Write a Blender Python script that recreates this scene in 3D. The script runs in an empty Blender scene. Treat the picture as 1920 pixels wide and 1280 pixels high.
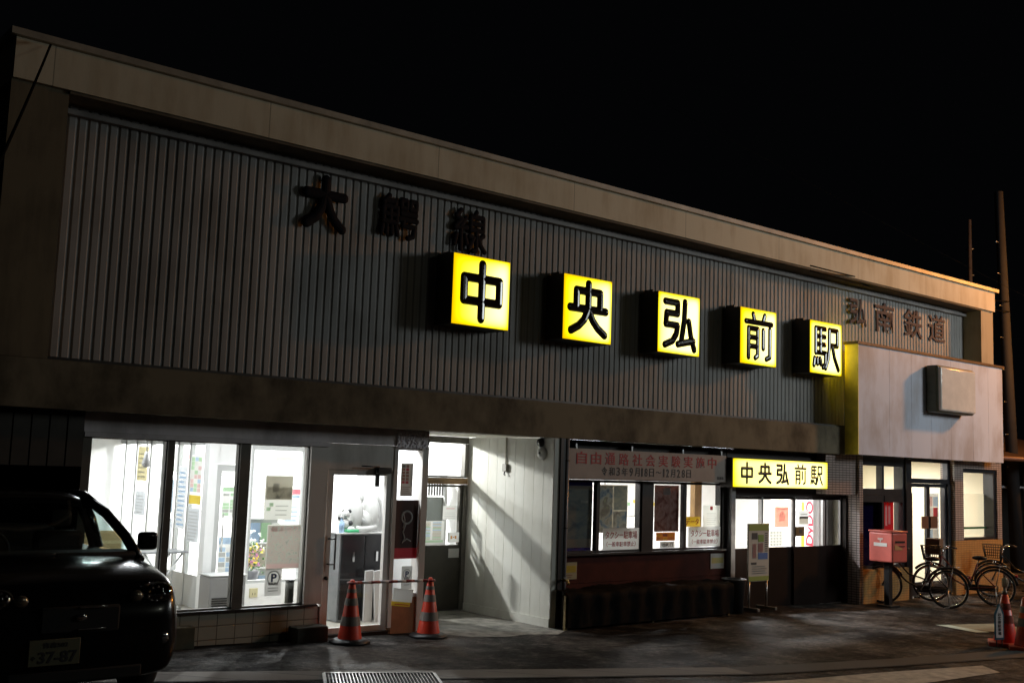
import bpy, bmesh, math, random
from mathutils import Vector, Matrix
random.seed(7)
S = bpy.context.scene
COL = S.collection
PI = math.pi

# ------------------------------------------------------------------ camera, world, lights, exposure
cam = bpy.data.cameras.new('camera')
co = bpy.data.objects.new('camera', cam)
COL.objects.link(co)
S.camera = co
cam.sensor_width = 36.0
cam.lens = 38.12
cam.clip_end = 500
cam.clip_start = 0.05
_R = ((0.767, 0.099, 0.634), (-0.641, 0.066, 0.765), (0.034, -0.993, 0.114))
_x = Vector([r[0] for r in _R]).normalized()
_z = -Vector([r[2] for r in _R]).normalized()
_y = _z.cross(_x).normalized()
_x = _y.cross(_z).normalized()
co.matrix_world = Matrix(((_x.x, _y.x, _z.x, 0), (_x.y, _y.y, _z.y, -10.853), (_x.z, _y.z, _z.z, 2.1), (0, 0, 0, 1)))

W = bpy.data.worlds.new('World')
S.world = W
W.use_nodes = True
bg = W.node_tree.nodes['Background']
bg.inputs[0].default_value = (0.75, 0.82, 1.0, 1)
bg.inputs[1].default_value = 0.0012

S.view_settings.view_transform = 'Standard'
S.view_settings.look = 'None'
S.view_settings.exposure = 0
S.view_settings.gamma = 1
S.cycles.use_denoising = True
S.cycles.max_bounces = 8
S.cycles.transparent_max_bounces = 16
S.cycles.caustics_reflective = False
S.cycles.caustics_refractive = False
S.cycles.sample_clamp_indirect = 4.0


def lamp(name, loc, power, col, size=0.15, typ='POINT', rot=None, sy=None, spread=None):
    l = bpy.data.lights.new(name, typ)
    l.energy = power
    l.color = col
    if typ == 'POINT':
        l.shadow_soft_size = size
    elif typ == 'SPOT':
        l.shadow_soft_size = size
        l.spot_size = spread or 2.0
        l.spot_blend = 0.6
    else:
        l.shape = 'RECTANGLE'
        l.size = size
        l.size_y = sy or size
    o = bpy.data.objects.new(name, l)
    o.location = loc
    if rot:
        o.rotation_euler = rot
    COL.objects.link(o)
    return o


def aim(o, target):
    d = Vector(target) - o.location
    o.rotation_euler = d.to_track_quat('-Z', 'Y').to_euler()


# street lamps standing off frame along the road
lamp('sodium_street_light', (26.6, -3.4, 7.4), 2300, (1.0, 0.36, 0.05), 0.3)
lamp('white_street_light', (23.0, -9.5, 6.4), 1500, (0.86, 0.93, 0.93), 1.5)
lamp('road_street_light', (13.0, -15.5, 7.0), 120, (0.95, 1.0, 0.84), 0.6)

# ------------------------------------------------------------------ helpers
MATS = {}


def nodes_of(m):
    m.use_nodes = True
    nt = m.node_tree
    return nt, nt.nodes, nt.links


def mat(name, col, rough=0.6, metal=0.0, noise=0.0, scale=4.0, bump=0.0, bscale=40.0, spec=0.5, col2=None,
        stretch=(1, 1, 1), transl=0.0, coat=0.0):
    if name in MATS:
        return MATS[name]
    m = bpy.data.materials.new(name)
    nt, N, L = nodes_of(m)
    b = N['Principled BSDF']
    b.inputs['Base Color'].default_value = (*col, 1)
    b.inputs['Roughness'].default_value = rough
    b.inputs['Metallic'].default_value = metal
    b.inputs['Specular IOR Level'].default_value = spec
    b.inputs['Coat Weight'].default_value = coat
    if noise or col2 or bump:
        tc = N.new('ShaderNodeTexCoord')
        mp = N.new('ShaderNodeMapping')
        mp.inputs['Scale'].default_value = stretch
        L.new(tc.outputs['Object'], mp.inputs[0])
    if noise or col2:
        nz = N.new('ShaderNodeTexNoise')
        nz.inputs['Scale'].default_value = scale
        nz.inputs['Detail'].default_value = 6
        nz.inputs['Roughness'].default_value = 0.62
        L.new(mp.outputs[0], nz.inputs['Vector'])
        r = N.new('ShaderNodeValToRGB')
        r.color_ramp.elements[0].position = 0.34
        r.color_ramp.elements[1].position = 0.66
        a = col2 if col2 else tuple(max(0, c * (1 - noise)) for c in col)
        bb = col if col2 else tuple(min(1, c * (1 + noise * 0.5)) for c in col)
        r.color_ramp.elements[0].color = (*a, 1)
        r.color_ramp.elements[1].color = (*bb, 1)
        L.new(nz.outputs['Fac'], r.inputs[0])
        L.new(r.outputs[0], b.inputs['Base Color'])
    if bump:
        n2 = N.new('ShaderNodeTexNoise')
        n2.inputs['Scale'].default_value = bscale
        n2.inputs['Detail'].default_value = 4
        L.new(mp.outputs[0], n2.inputs['Vector'])
        bp = N.new('ShaderNodeBump')
        bp.inputs['Strength'].default_value = bump
        bp.inputs['Distance'].default_value = 0.02
        L.new(n2.outputs['Fac'], bp.inputs['Height'])
        L.new(bp.outputs[0], b.inputs['Normal'])
    if transl:
        out = N['Material Output']
        t = N.new('ShaderNodeBsdfTranslucent')
        t.inputs[0].default_value = (*[min(1, c) for c in col], 1)
        mx = N.new('ShaderNodeMixShader')
        mx.inputs[0].default_value = transl
        L.new(b.outputs[0], mx.inputs[1])
        L.new(t.outputs[0], mx.inputs[2])
        L.new(mx.outputs[0], out.inputs[0])
    MATS[name] = m
    return m


def glass(name, tint=(1, 1, 1), refl=0.07, rough=0.02):
    if name in MATS:
        return MATS[name]
    m = bpy.data.materials.new(name)
    nt, N, L = nodes_of(m)
    N.remove(N['Principled BSDF'])
    t = N.new('ShaderNodeBsdfTransparent')
    t.inputs[0].default_value = (*tint, 1)
    g = N.new('ShaderNodeBsdfGlossy')
    g.inputs['Roughness'].default_value = rough
    mx = N.new('ShaderNodeMixShader')
    mx.inputs[0].default_value = refl
    L.new(t.outputs[0], mx.inputs[1])
    L.new(g.outputs[0], mx.inputs[2])
    L.new(mx.outputs[0], N['Material Output'].inputs[0])
    MATS[name] = m
    return m


def emis(name, col, strength):
    if name in MATS:
        return MATS[name]
    m = bpy.data.materials.new(name)
    nt, N, L = nodes_of(m)
    N.remove(N['Principled BSDF'])
    e = N.new('ShaderNodeEmission')
    e.inputs[0].default_value = (*col, 1)
    e.inputs[1].default_value = strength
    L.new(e.outputs[0], N['Material Output'].inputs[0])
    MATS[name] = m
    return m


def wloc(o):
    v = Vector((0, 0, 0))
    while o is not None:
        v += o.location
        o = o.parent
    return v


class MB:
    """collects shapes for ONE mesh object"""

    def __init__(self):
        self.v, self.f, self.mi, self.sm = [], [], [], []
        self.mats = []

    def _m(self, m):
        if m is None:
            return 0
        if m not in self.mats:
            self.mats.append(m)
        return self.mats.index(m)

    def face(self, pts, m=None, smooth=False):
        i = len(self.v)
        self.v += [tuple(p) for p in pts]
        self.f.append(tuple(range(i, i + len(pts))))
        self.mi.append(self._m(m))
        self.sm.append(smooth)
        return self

    def box(self, x0, x1, y0, y1, z0, z1, m=None, M=None):
        p = [(x0, y0, z0), (x1, y0, z0), (x1, y1, z0), (x0, y1, z0), (x0, y0, z1), (x1, y0, z1), (x1, y1, z1), (x0, y1, z1)]
        if M:
            p = [tuple(M @ Vector(q)) for q in p]
        i = len(self.v)
        self.v += p
        for f in ((0, 3, 2, 1), (4, 5, 6, 7), (0, 1, 5, 4), (1, 2, 6, 5), (2, 3, 7, 6), (3, 0, 4, 7)):
            self.f.append(tuple(i + k for k in f))
            self.mi.append(self._m(m))
            self.sm.append(False)
        return self

    def bbox(self, x0, x1, y0, y1, z0, z1, b=0.01, m=None, seg=2):
        bm = bmesh.new()
        bmesh.ops.create_cube(bm, size=1)
        bmesh.ops.scale(bm, vec=(x1 - x0, y1 - y0, z1 - z0), verts=bm.verts)
        bmesh.ops.translate(bm, vec=((x0 + x1) / 2, (y0 + y1) / 2, (z0 + z1) / 2), verts=bm.verts)
        bmesh.ops.bevel(bm, geom=bm.edges[:], offset=b, segments=seg, affect='EDGES', profile=0.5)
        return self.bm(bm, m, None)

    def bm(self, bm, m=None, smooth=False, M=None):
        i = len(self.v)
        bm.verts.index_update()
        bm.normal_update()
        self.v += [tuple(M @ v.co) if M else tuple(v.co) for v in bm.verts]
        k = self._m(m)
        for f in bm.faces:
            self.f.append(tuple(i + v.index for v in f.verts))
            self.mi.append(k)
            self.sm.append(smooth if smooth is not None else max(abs(q) for q in f.normal) < 0.999)
        bm.free()
        return self

    def mesh(self, me, m=None, M=None):
        i = len(self.v)
        self.v += [tuple(M @ v.co) if M else tuple(v.co) for v in me.vertices]
        k = self._m(m)
        for p in me.polygons:
            self.f.append(tuple(i + a for a in p.vertices))
            self.mi.append(k)
            self.sm.append(False)
        return self

    def tube(self, pts, r, n=8, m=None, caps=True, sq=(1, 1), r2=None):
        pts = [Vector(p) for p in pts]
        rings = []
        prev = None
        for k, p in enumerate(pts):
            d = (pts[min(k + 1, len(pts) - 1)] - pts[max(k - 1, 0)]).normalized()
            if prev is None:
                a = Vector((0, 0, 1)) if abs(d.z) < 0.9 else Vector((1, 0, 0))
                u = d.cross(a).normalized()
            else:
                u = (prev - d * prev.dot(d)).normalized()
            prev = u
            w = d.cross(u)
            rr = r if r2 is None else r + (r2 - r) * k / (len(pts) - 1)
            rings.append([p + (u * math.cos(t) * sq[0] + w * math.sin(t) * sq[1]) * rr for t in [2 * PI * j / n for j in range(n)]])
        i = len(self.v)
        for ring in rings:
            self.v += [tuple(q) for q in ring]
        k = self._m(m)
        for a in range(len(rings) - 1):
            for j in range(n):
                self.f.append((i + a * n + j, i + a * n + (j + 1) % n, i + (a + 1) * n + (j + 1) % n, i + (a + 1) * n + j))
                self.mi.append(k)
                self.sm.append(True)
        if caps:
            self.f.append(tuple(i + j for j in reversed(range(n))))
            self.f.append(tuple(i + (len(rings) - 1) * n + j for j in range(n)))
            self.mi += [k, k]
            self.sm += [False, False]
        return self

    def lathe(self, prof, c=(0, 0, 0), n=20, m=None, axis='z'):
        i = len(self.v)
        k = self._m(m)
        for (r, z) in prof:
            for j in range(n):
                t = 2 * PI * j / n
                p = (r * math.cos(t), r * math.sin(t), z)
                if axis == 'y':
                    p = (p[0], p[2], p[1])
                elif axis == 'x':
                    p = (p[2], p[0], p[1])
                self.v.append((p[0] + c[0], p[1] + c[1], p[2] + c[2]))
        for a in range(len(prof) - 1):
            for j in range(n):
                q = (i + a * n + j, i + a * n + (j + 1) % n, i + (a + 1) * n + (j + 1) % n, i + (a + 1) * n + j)
                self.f.append(q if axis != 'y' else q[::-1])
                self.mi.append(k)
                self.sm.append(True)
        return self

    def ball(self, c, r, m=None, n=12, sc=(1, 1, 1)):
        bm = bmesh.new()
        bmesh.ops.create_uvsphere(bm, u_segments=n, v_segments=max(6, n // 2), radius=r)
        bmesh.ops.scale(bm, vec=sc, verts=bm.verts)
        bmesh.ops.translate(bm, vec=c, verts=bm.verts)
        return self.bm(bm, m, True)

    def torus(self, c, R, r, axis='y', n=32, k=8, m=None, sx=1.0):
        i = len(self.v)
        mi = self._m(m)
        for a in range(n):
            t = 2 * PI * a / n
            for b in range(k):
                s = 2 * PI * b / k
                q = R + r * math.cos(s)
                x, z, y = q * math.cos(t), q * math.sin(t), r * sx * math.sin(s)
                p = (x, y, z) if axis == 'y' else ((y, x, z) if axis == 'x' else (x, z, y))
                self.v.append((p[0] + c[0], p[1] + c[1], p[2] + c[2]))
        for a in range(n):
            for b in range(k):
                self.f.append((i + a * k + b, i + a * k + (b + 1) % k, i + ((a + 1) % n) * k + (b + 1) % k, i + ((a + 1) % n) * k + b))
                self.mi.append(mi)
                self.sm.append(True)
        return self

    def build(self, name, m=None, parent=None, local=False, weld=False):
        me = bpy.data.meshes.new(name)
        off = Vector((0, 0, 0))
        if parent is not None and not local:
            off = wloc(parent)
        me.from_pydata([tuple(Vector(p) - off) for p in self.v], [], self.f)
        ms = list(self.mats)
        if m is not None:
            if not ms:
                ms = [m]
            elif m not in ms:
                pass
        for x in ms:
            me.materials.append(x)
        me.polygons.foreach_set('material_index', self.mi)
        me.polygons.foreach_set('use_smooth', self.sm)
        me.update()
        bm = bmesh.new()
        bm.from_mesh(me)
        if weld:
            bmesh.ops.remove_doubles(bm, verts=bm.verts, dist=1e-4)
        bmesh.ops.recalc_face_normals(bm, faces=bm.faces)
        bm.to_mesh(me)
        bm.free()
        o = bpy.data.objects.new(name, me)
        COL.objects.link(o)
        if parent is not None:
            o.parent = parent
        return o


def _build_each(self, name, m=None, parent=None, local=False):
    """every separate piece becomes a mesh of its own"""
    root = list(range(len(self.v)))

    def find(a):
        while root[a] != a:
            a = root[a]
        return a
    for f in self.f:
        for q in f[1:]:
            root[find(q)] = find(f[0])
    first = None
    for r in sorted({find(f[0]) for f in self.f}):
        one = MB()
        idx = {}
        for f, sm_ in zip(self.f, self.sm):
            if find(f[0]) != r:
                continue
            for q in f:
                if q not in idx:
                    idx[q] = len(one.v)
                    one.v.append(self.v[q])
            one.f.append(tuple(idx[q] for q in f))
            one.mi.append(0)
            one.sm.append(sm_)
        o = one.build(name, m, parent, local)
        first = first or o
    return first


MB.build_each = _build_each


def tag(o, label=None, cat=None, group=None, kind=None):
    if label:
        o['label'] = label
    if cat:
        o['category'] = cat
    if group:
        o['group'] = group
    if kind:
        o['kind'] = kind
    return o


def thing(name, label, cat, loc=(0, 0, 0), rz=0.0, group=None):
    o = bpy.data.objects.new(name, None)
    o.empty_display_size = 0.2
    o.location = loc
    o.rotation_euler = (0, 0, rz)
    COL.objects.link(o)
    return tag(o, label, cat, group)


def centre(o):
    """move a top-level mesh's origin to its base"""
    vs = [v.co for v in o.data.vertices]
    c = Vector(((min(v.x for v in vs) + max(v.x for v in vs)) / 2, (min(v.y for v in vs) + max(v.y for v in vs)) / 2, min(v.z for v in vs)))
    for v in o.data.vertices:
        v.co -= c
    o.location = c
    return o


def copy_tree(o, parent=None):
    c = o.copy()
    COL.objects.link(c)
    c.parent = parent
    for ch in list(o.children):
        copy_tree(ch, c)
    return c


def text_mesh(body, offset=0.0, extrude=0.002, res=3):
    c = bpy.data.curves.new('lettering', 'FONT')
    c.body = body
    c.size = 1.0
    c.offset = offset
    c.extrude = extrude
    c.resolution_u = res
    o = bpy.data.objects.new('lettering', c)
    COL.objects.link(o)
    dg = bpy.context.evaluated_depsgraph_get()
    me = bpy.data.meshes.new_from_object(o.evaluated_get(dg))
    bpy.data.objects.remove(o)
    bpy.data.curves.remove(c)
    return me


def put_text(mb, body, x0, x1, z0, z1, y, m, offset=0.0, depth=0.002, vertical=False):
    """lettering fitted in a rectangle of a wall that faces -Y"""
    me = text_mesh(body, offset, 0.5)
    if not len(me.vertices):
        return
    xs = [v.co.x for v in me.vertices]
    ys = [v.co.y for v in me.vertices]
    a, b, c, d = min(xs), max(xs), min(ys), max(ys)
    for v in me.vertices:
        u = (v.co.x - a) / (b - a)
        w = (v.co.y - c) / (d - c)
        zz = v.co.z
        if vertical:  # turned a quarter, reading upwards
            v.co = Vector((x0 + (x1 - x0) * (1 - w), y - depth / 2 - zz * depth, z0 + (z1 - z0) * u))
        else:
            v.co = Vector((x0 + (x1 - x0) * u, y - depth / 2 - zz * depth, z0 + (z1 - z0) * w))
    mb.mesh(me, m)
    bpy.data.meshes.remove(me)


# ------------------------------------------------------------------ materials
def streaked(name, base, dirt, amount=0.5, rough=0.75, sx=3.0, sz=0.35, top=None, bump=0.15, joint=0, sheet=0):
    """painted wall with vertical rain streaks and blotches"""
    m = bpy.data.materials.new(name)
    nt, N, L = nodes_of(m)
    b = N['Principled BSDF']
    b.inputs['Roughness'].default_value = rough
    b.inputs['Specular IOR Level'].default_value = 0.3
    tc = N.new('ShaderNodeTexCoord')
    mp = N.new('ShaderNodeMapping')
    mp.inputs['Scale'].default_value = (sx, sx, sz)
    L.new(tc.outputs['Object'], mp.inputs[0])
    n1 = N.new('ShaderNodeTexNoise')
    n1.inputs['Scale'].default_value = 2.2
    n1.inputs['Detail'].default_value = 8
    n1.inputs['Roughness'].default_value = 0.65
    L.new(mp.outputs[0], n1.inputs['Vector'])
    n2 = N.new('ShaderNodeTexNoise')
    n2.inputs['Scale'].default_value = 1.3
    n2.inputs['Detail'].default_value = 7
    L.new(tc.outputs['Object'], n2.inputs['Vector'])
    mu = N.new('ShaderNodeMath')
    mu.operation = 'ADD'
    L.new(n1.outputs['Fac'], mu.inputs[0])
    L.new(n2.outputs['Fac'], mu.inputs[1])
    r = N.new('ShaderNodeValToRGB')
    r.color_ramp.elements[0].position = 0.78
    r.color_ramp.elements[1].position = 1.25 if False else 0.98
    r.color_ramp.elements[0].color = (*base, 1)
    r.color_ramp.elements[1].color = (1, 1, 1, 1)
    hal = N.new('ShaderNodeMapRange')
    hal.inputs['From Min'].default_value = 0.92
    hal.inputs['From Max'].default_value = 1.28
    L.new(mu.outputs[0], hal.inputs[0])
    ma = N.new('ShaderNodeMath')
    ma.operation = 'MULTIPLY'
    ma.inputs[1].default_value = amount
    L.new(hal.outputs[0], ma.inputs[0])
    mix = N.new('ShaderNodeMix')
    mix.data_type = 'RGBA'
    mix.inputs['A'].default_value = (*base, 1)
    mix.inputs['B'].default_value = (*dirt, 1)
    L.new(ma.outputs[0], mix.inputs['Factor'])
    L.new(mix.outputs['Result'], b.inputs['Base Color'])
    if joint or sheet:
        sp = N.new('ShaderNodeSeparateXYZ')
        L.new(tc.outputs['Object'], sp.inputs[0])
        dv = N.new('ShaderNodeMath')
        dv.operation = 'DIVIDE'
        dv.inputs[1].default_value = joint or sheet
        L.new(sp.outputs['X'], dv.inputs[0])
        fx = N.new('ShaderNodeMath')
        fx.operation = 'FRACT' if joint else 'FLOOR'
        L.new(dv.outputs[0], fx.inputs[0])
        mr = N.new('ShaderNodeMapRange')
        if joint:
            mr.inputs['From Max'].default_value = 0.006
            mr.inputs['To Min'].default_value = 0.25
            mr.inputs['To Max'].default_value = 1.0
            L.new(fx.outputs[0], mr.inputs[0])
        else:
            wn = N.new('ShaderNodeTexWhiteNoise')
            wn.noise_dimensions = '1D'
            L.new(fx.outputs[0], wn.inputs['W'])
            mr.inputs['To Min'].default_value = 0.8
            mr.inputs['To Max'].default_value = 1.12
            L.new(wn.outputs['Value'], mr.inputs[0])
        mj = N.new('ShaderNodeMix')
        mj.data_type = 'RGBA'
        mj.blend_type = 'MULTIPLY'
        mj.inputs['Factor'].default_value = 1
        L.new(mix.outputs['Result'], mj.inputs['A'])
        L.new(mr.outputs[0], mj.inputs['B'])
        L.new(mj.outputs['Result'], b.inputs['Base Color'])
    N.remove(r)
    bp = N.new('ShaderNodeBump')
    bp.inputs['Strength'].default_value = bump
    bp.inputs['Distance'].default_value = 0.02
    L.new(n1.outputs['Fac'], bp.inputs['Height'])
    L.new(bp.outputs[0], b.inputs['Normal'])
    MATS[name] = m
    return m


def tiles(name, c1, c2, grout, bw, bh, rough=0.25, off=0.5, gap=0.006):
    m = bpy.data.materials.new(name)
    nt, N, L = nodes_of(m)
    b = N['Principled BSDF']
    b.inputs['Roughness'].default_value = rough
    tc = N.new('ShaderNodeTexCoord')
    sp = N.new('ShaderNodeSeparateXYZ')
    L.new(tc.outputs['Object'], sp.inputs[0])
    ad = N.new('ShaderNodeMath')
    ad.operation = 'ADD'
    L.new(sp.outputs['X'], ad.inputs[0])
    L.new(sp.outputs['Y'], ad.inputs[1])
    cb = N.new('ShaderNodeCombineXYZ')
    L.new(ad.outputs[0], cb.inputs['X'])
    L.new(sp.outputs['Z'], cb.inputs['Y'])
    br = N.new('ShaderNodeTexBrick')
    br.offset = off
    br.inputs['Scale'].default_value = 1
    br.inputs['Brick Width'].default_value = bw
    br.inputs['Row Height'].default_value = bh
    br.inputs['Mortar Size'].default_value = gap
    br.inputs['Color1'].default_value = (*c1, 1)
    br.inputs['Color2'].default_value = (*c2, 1)
    br.inputs['Mortar'].default_value = (*grout, 1)
    L.new(cb.outputs[0], br.inputs['Vector'])
    L.new(br.outputs['Color'], b.inputs['Base Color'])
    bp = N.new('ShaderNodeBump')
    bp.inputs['Strength'].default_value = 0.5
    bp.inputs['Distance'].default_value = 0.004
    bp.invert = True
    L.new(br.outputs['Fac'], bp.inputs['Height'])
    L.new(bp.outputs[0], b.inputs['Normal'])
    MATS[name] = m
    return m


def asphalt(name):
    m = bpy.data.materials.new(name)
    nt, N, L = nodes_of(m)
    b = N['Principled BSDF']
    tc = N.new('ShaderNodeTexCoord')
    def noise(sc, det, rg=0.6):
        n = N.new('ShaderNodeTexNoise')
        n.inputs['Scale'].default_value = sc
        n.inputs['Detail'].default_value = det
        n.inputs['Roughness'].default_value = rg
        L.new(tc.outputs['Object'], n.inputs['Vector'])
        return n
    big, mid, fine = noise(0.45, 6), noise(2.6, 9, 0.78), noise(70, 6, 0.75)
    grit = noise(13, 6, 0.75)
    r = N.new('ShaderNodeValToRGB')
    e = r.color_ramp.elements
    e[0].position = 0.43
    e[0].color = (0.018, 0.0172, 0.0165, 1)
    e[1].position = 0.58
    e[1].color = (0.135, 0.125, 0.116, 1)
    x = e.new(0.51)
    x.color = (0.042, 0.039, 0.036, 1)
    ad = N.new('ShaderNodeMix')
    ad.data_type = 'FLOAT'
    ad.inputs[0].default_value = 0.55
    L.new(big.outputs['Fac'], ad.inputs[2])
    L.new(mid.outputs['Fac'], ad.inputs[3])
    L.new(ad.outputs[0], r.inputs[0])
    mx = N.new('ShaderNodeMix')
    mx.data_type = 'RGBA'
    mx.blend_type = 'MULTIPLY'
    mx.inputs['Factor'].default_value = 0.9
    r2 = N.new('ShaderNodeValToRGB')
    r2.color_ramp.elements[0].position = 0.35
    r2.color_ramp.elements[0].color = (0.3, 0.3, 0.3, 1)
    r2.color_ramp.elements[1].position = 0.65
    r2.color_ramp.elements[1].color = (1.5, 1.5, 1.5, 1)
    L.new(fine.outputs['Fac'], r2.inputs[0])
    L.new(r.outputs[0], mx.inputs['A'])
    L.new(r2.outputs[0], mx.inputs['B'])
    L.new(mx.outputs['Result'], b.inputs['Base Color'])
    rr = N.new('ShaderNodeMapRange')
    rr.inputs['To Min'].default_value = 0.42
    rr.inputs['To Max'].default_value = 0.95
    rr.inputs['From Min'].default_value = 0.35
    rr.inputs['From Max'].default_value = 0.65
    L.new(mid.outputs['Fac'], rr.inputs[0])
    L.new(rr.outputs[0], b.inputs['Roughness'])
    sr = N.new('ShaderNodeMapRange')
    sr.inputs['From Min'].default_value = 0.47
    sr.inputs['From Max'].default_value = 0.60
    sr.inputs['To Min'].default_value = 0.03
    sr.inputs['To Max'].default_value = 0.55
    L.new(ad.outputs[0], sr.inputs[0])
    L.new(sr.outputs[0], b.inputs['Specular IOR Level'])
    bp = N.new('ShaderNodeBump')
    bp.inputs['Strength'].default_value = 0.9
    bp.inputs['Distance'].default_value = 0.02
    L.new(fine.outputs['Fac'], bp.inputs['Height'])
    b2 = N.new('ShaderNodeBump')
    b2.inputs['Strength'].default_value = 0.6
    b2.inputs['Distance'].default_value = 0.06
    L.new(mid.outputs['Fac'], b2.inputs['Height'])
    L.new(bp.outputs[0], b2.inputs['Normal'])
    b3 = N.new('ShaderNodeBump')
    b3.inputs['Strength'].default_value = 0.8
    b3.inputs['Distance'].default_value = 0.05
    L.new(grit.outputs['Fac'], b3.inputs['Height'])
    L.new(b2.outputs[0], b3.inputs['Normal'])
    L.new(b3.outputs[0], b.inputs['Normal'])
    m3 = N.new('ShaderNodeMix')
    m3.data_type = 'RGBA'
    m3.blend_type = 'MULTIPLY'
    m3.inputs['Factor'].default_value = 0.85
    r3 = N.new('ShaderNodeValToRGB')
    r3.color_ramp.elements[0].position = 0.38
    r3.color_ramp.elements[0].color = (0.35, 0.35, 0.35, 1)
    r3.color_ramp.elements[1].position = 0.64
    r3.color_ramp.elements[1].color = (1.7, 1.65, 1.6, 1)
    L.new(grit.outputs['Fac'], r3.inputs[0])
    L.new(mx.outputs['Result'], m3.inputs['A'])
    L.new(r3.outputs[0], m3.inputs['B'])
    L.new(m3.outputs['Result'], b.inputs['Base Color'])
    MATS[name] = m
    return m


ASPH = asphalt('asphalt')
FASCIA = streaked('fascia_paint', (0.70, 0.61, 0.45), (0.42, 0.31, 0.18), 0.6, 0.7, 2.4, 0.4, joint=2.32)
COPING = mat('coping_metal', (0.42, 0.36, 0.28), 0.5, 0.1, noise=0.3, scale=3)
BEAM = streaked('beam_concrete', (0.2, 0.17, 0.115), (0.035, 0.03, 0.02), 0.8, 0.85, 1.3, 0.8)
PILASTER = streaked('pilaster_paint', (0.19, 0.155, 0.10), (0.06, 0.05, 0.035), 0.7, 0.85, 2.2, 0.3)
CORR = streaked('corrugated_steel', (0.36, 0.355, 0.345), (0.19, 0.175, 0.155), 0.7, 0.6, 2.0, 0.18, bump=0.0, sheet=0.848)
SOFFIT = mat('soffit_paint', (0.13, 0.1, 0.065), 0.8, noise=0.4)
TRIM = mat('soffit_trim_paint', (0.3, 0.28, 0.27), 0.6, noise=0.35, scale=2)
DARK = mat('dark_void', (0.012, 0.011, 0.010), 0.9)
DARKMETAL = mat('dark_metal', (0.045, 0.042, 0.04), 0.4, 0.3, noise=0.3)
BROWNF = mat('brown_frame', (0.02, 0.013, 0.010), 0.45, 0.1, noise=0.3)
HEADER = streaked('header_panel_paint', (0.76, 0.71, 0.73), (0.18, 0.16, 0.16), 0.5, 0.6, 1.5, 0.6)
FRAMEW = streaked('storefront_frame_paint', (0.74, 0.71, 0.67), (0.2, 0.18, 0.15), 0.4, 0.5, 3, 0.5, bump=0.05)
MULL = mat('mullion_metal', (0.15, 0.14, 0.12), 0.45, 0.1, noise=0.25)
WHITE = mat('interior_white', (0.8, 0.8, 0.79), 0.7, noise=0.05, scale=2)
WHITE2 = mat('interior_white_trim', (0.5, 0.51, 0.5), 0.5)
CREAM = mat('interior_cream', (0.78, 0.74, 0.6), 0.7)
FLOORI = mat('interior_floor', (0.42, 0.39, 0.33), 0.4, noise=0.2)
MAROON = mat('maroon_panel', (0.075, 0.015, 0.009), 0.6, noise=0.35, scale=3, spec=0.12)
DOORBR = mat('dark_brown_door', (0.012, 0.006, 0.004), 0.65, noise=0.3, spec=0.12)
OLIVE = mat('olive_door_panel', (0.055, 0.05, 0.036), 0.5, noise=0.3)
PASSW = streaked('passage_wall_paint', (0.74, 0.74, 0.68), (0.46, 0.43, 0.35), 0.4, 0.6, 1.6, 0.5, bump=0.1)
TILEC = tiles('cream_wall_tile', (0.46, 0.42, 0.34), (0.40, 0.37, 0.3), (0.16, 0.14, 0.11), 0.21, 0.145, 0.3, 0.0, 0.006)
TILEB = tiles('small_brown_tile', (0.42, 0.345, 0.32), (0.48, 0.40, 0.37), (0.10, 0.08, 0.07), 0.105, 0.042, 0.28, 0.0, 0.007)
CLEAR = glass('window_glass', (0.97, 0.98, 0.98), 0.05)
TINT = glass('tinted_film_glass', (0.34, 0.26, 0.62), 0.10)
CARGL = glass('car_glass', (0.62, 0.70, 0.68), 0.08)
PAPER = mat('white_paper', (0.82, 0.82, 0.8), 0.8, transl=0.5)
INK = mat('black_ink', (0.02, 0.02, 0.022), 0.6)
REDINK = mat('red_ink', (0.38, 0.03, 0.035), 0.6)
CHROME = mat('chrome', (0.8, 0.8, 0.8), 0.12, 1.0)
STEEL = mat('galvanised_steel', (0.42, 0.42, 0.42), 0.38, 0.9, noise=0.2)
BLACKPL = mat('black_plastic', (0.012, 0.012, 0.013), 0.45)
RUBBER = mat('rubber', (0.015, 0.015, 0.015), 0.75)


def paper(name, col, t=0.45):
    return mat(name, col, 0.75, transl=t)


# ------------------------------------------------------------------ ground
def gz(x, y=0):
    a = 0.02 * (9.8 - x) if x < 9.8 else 0.0
    a = min(a, 0.15)
    if x > 13.5:
        a = -min(0.085, (x - 13.5) * 0.024)
    return a


xs = [-300, -60, -20, -8, 0, 2.3] + [2.3 + 0.5 * k for k in range(1, 42)] + [30, 60, 300]
ys = [-300, -60, -20, -12, -8, -6, -4, -2, -1, 0, 1, 2, 3, 6, 60, 300]
mb = MB()
for i in range(len(xs) - 1):
    for j in range(len(ys) - 1):
        q = [(xs[i], ys[j]), (xs[i + 1], ys[j]), (xs[i + 1], ys[j + 1]), (xs[i], ys[j + 1])]
        mb.face([(a, b, gz(a)) for a, b in q])
g = mb.build('ground', ASPH)
bm_ = bmesh.new()
bm_.from_mesh(g.data)
bmesh.ops.remove_doubles(bm_, verts=bm_.verts, dist=1e-4)
bm_.to_mesh(g.data)
bm_.free()
g['kind'] = 'structure'

L1 = [(1.0, 0.2), (3.0, -0.55), (5.2, -1.4), (7.5, -2.3), (9.86, -3.18), (11.87, -3.71), (14.18, -4.19), (17, -4.7), (24, -6.0)]
L2 = [(0.8, -0.2), (2.8, -0.95), (5.0, -1.8), (7.3, -2.68), (9.6, -3.5), (11.7, -4.03), (14.0, -4.58), (17, -5.15), (24, -6.4)]


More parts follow.
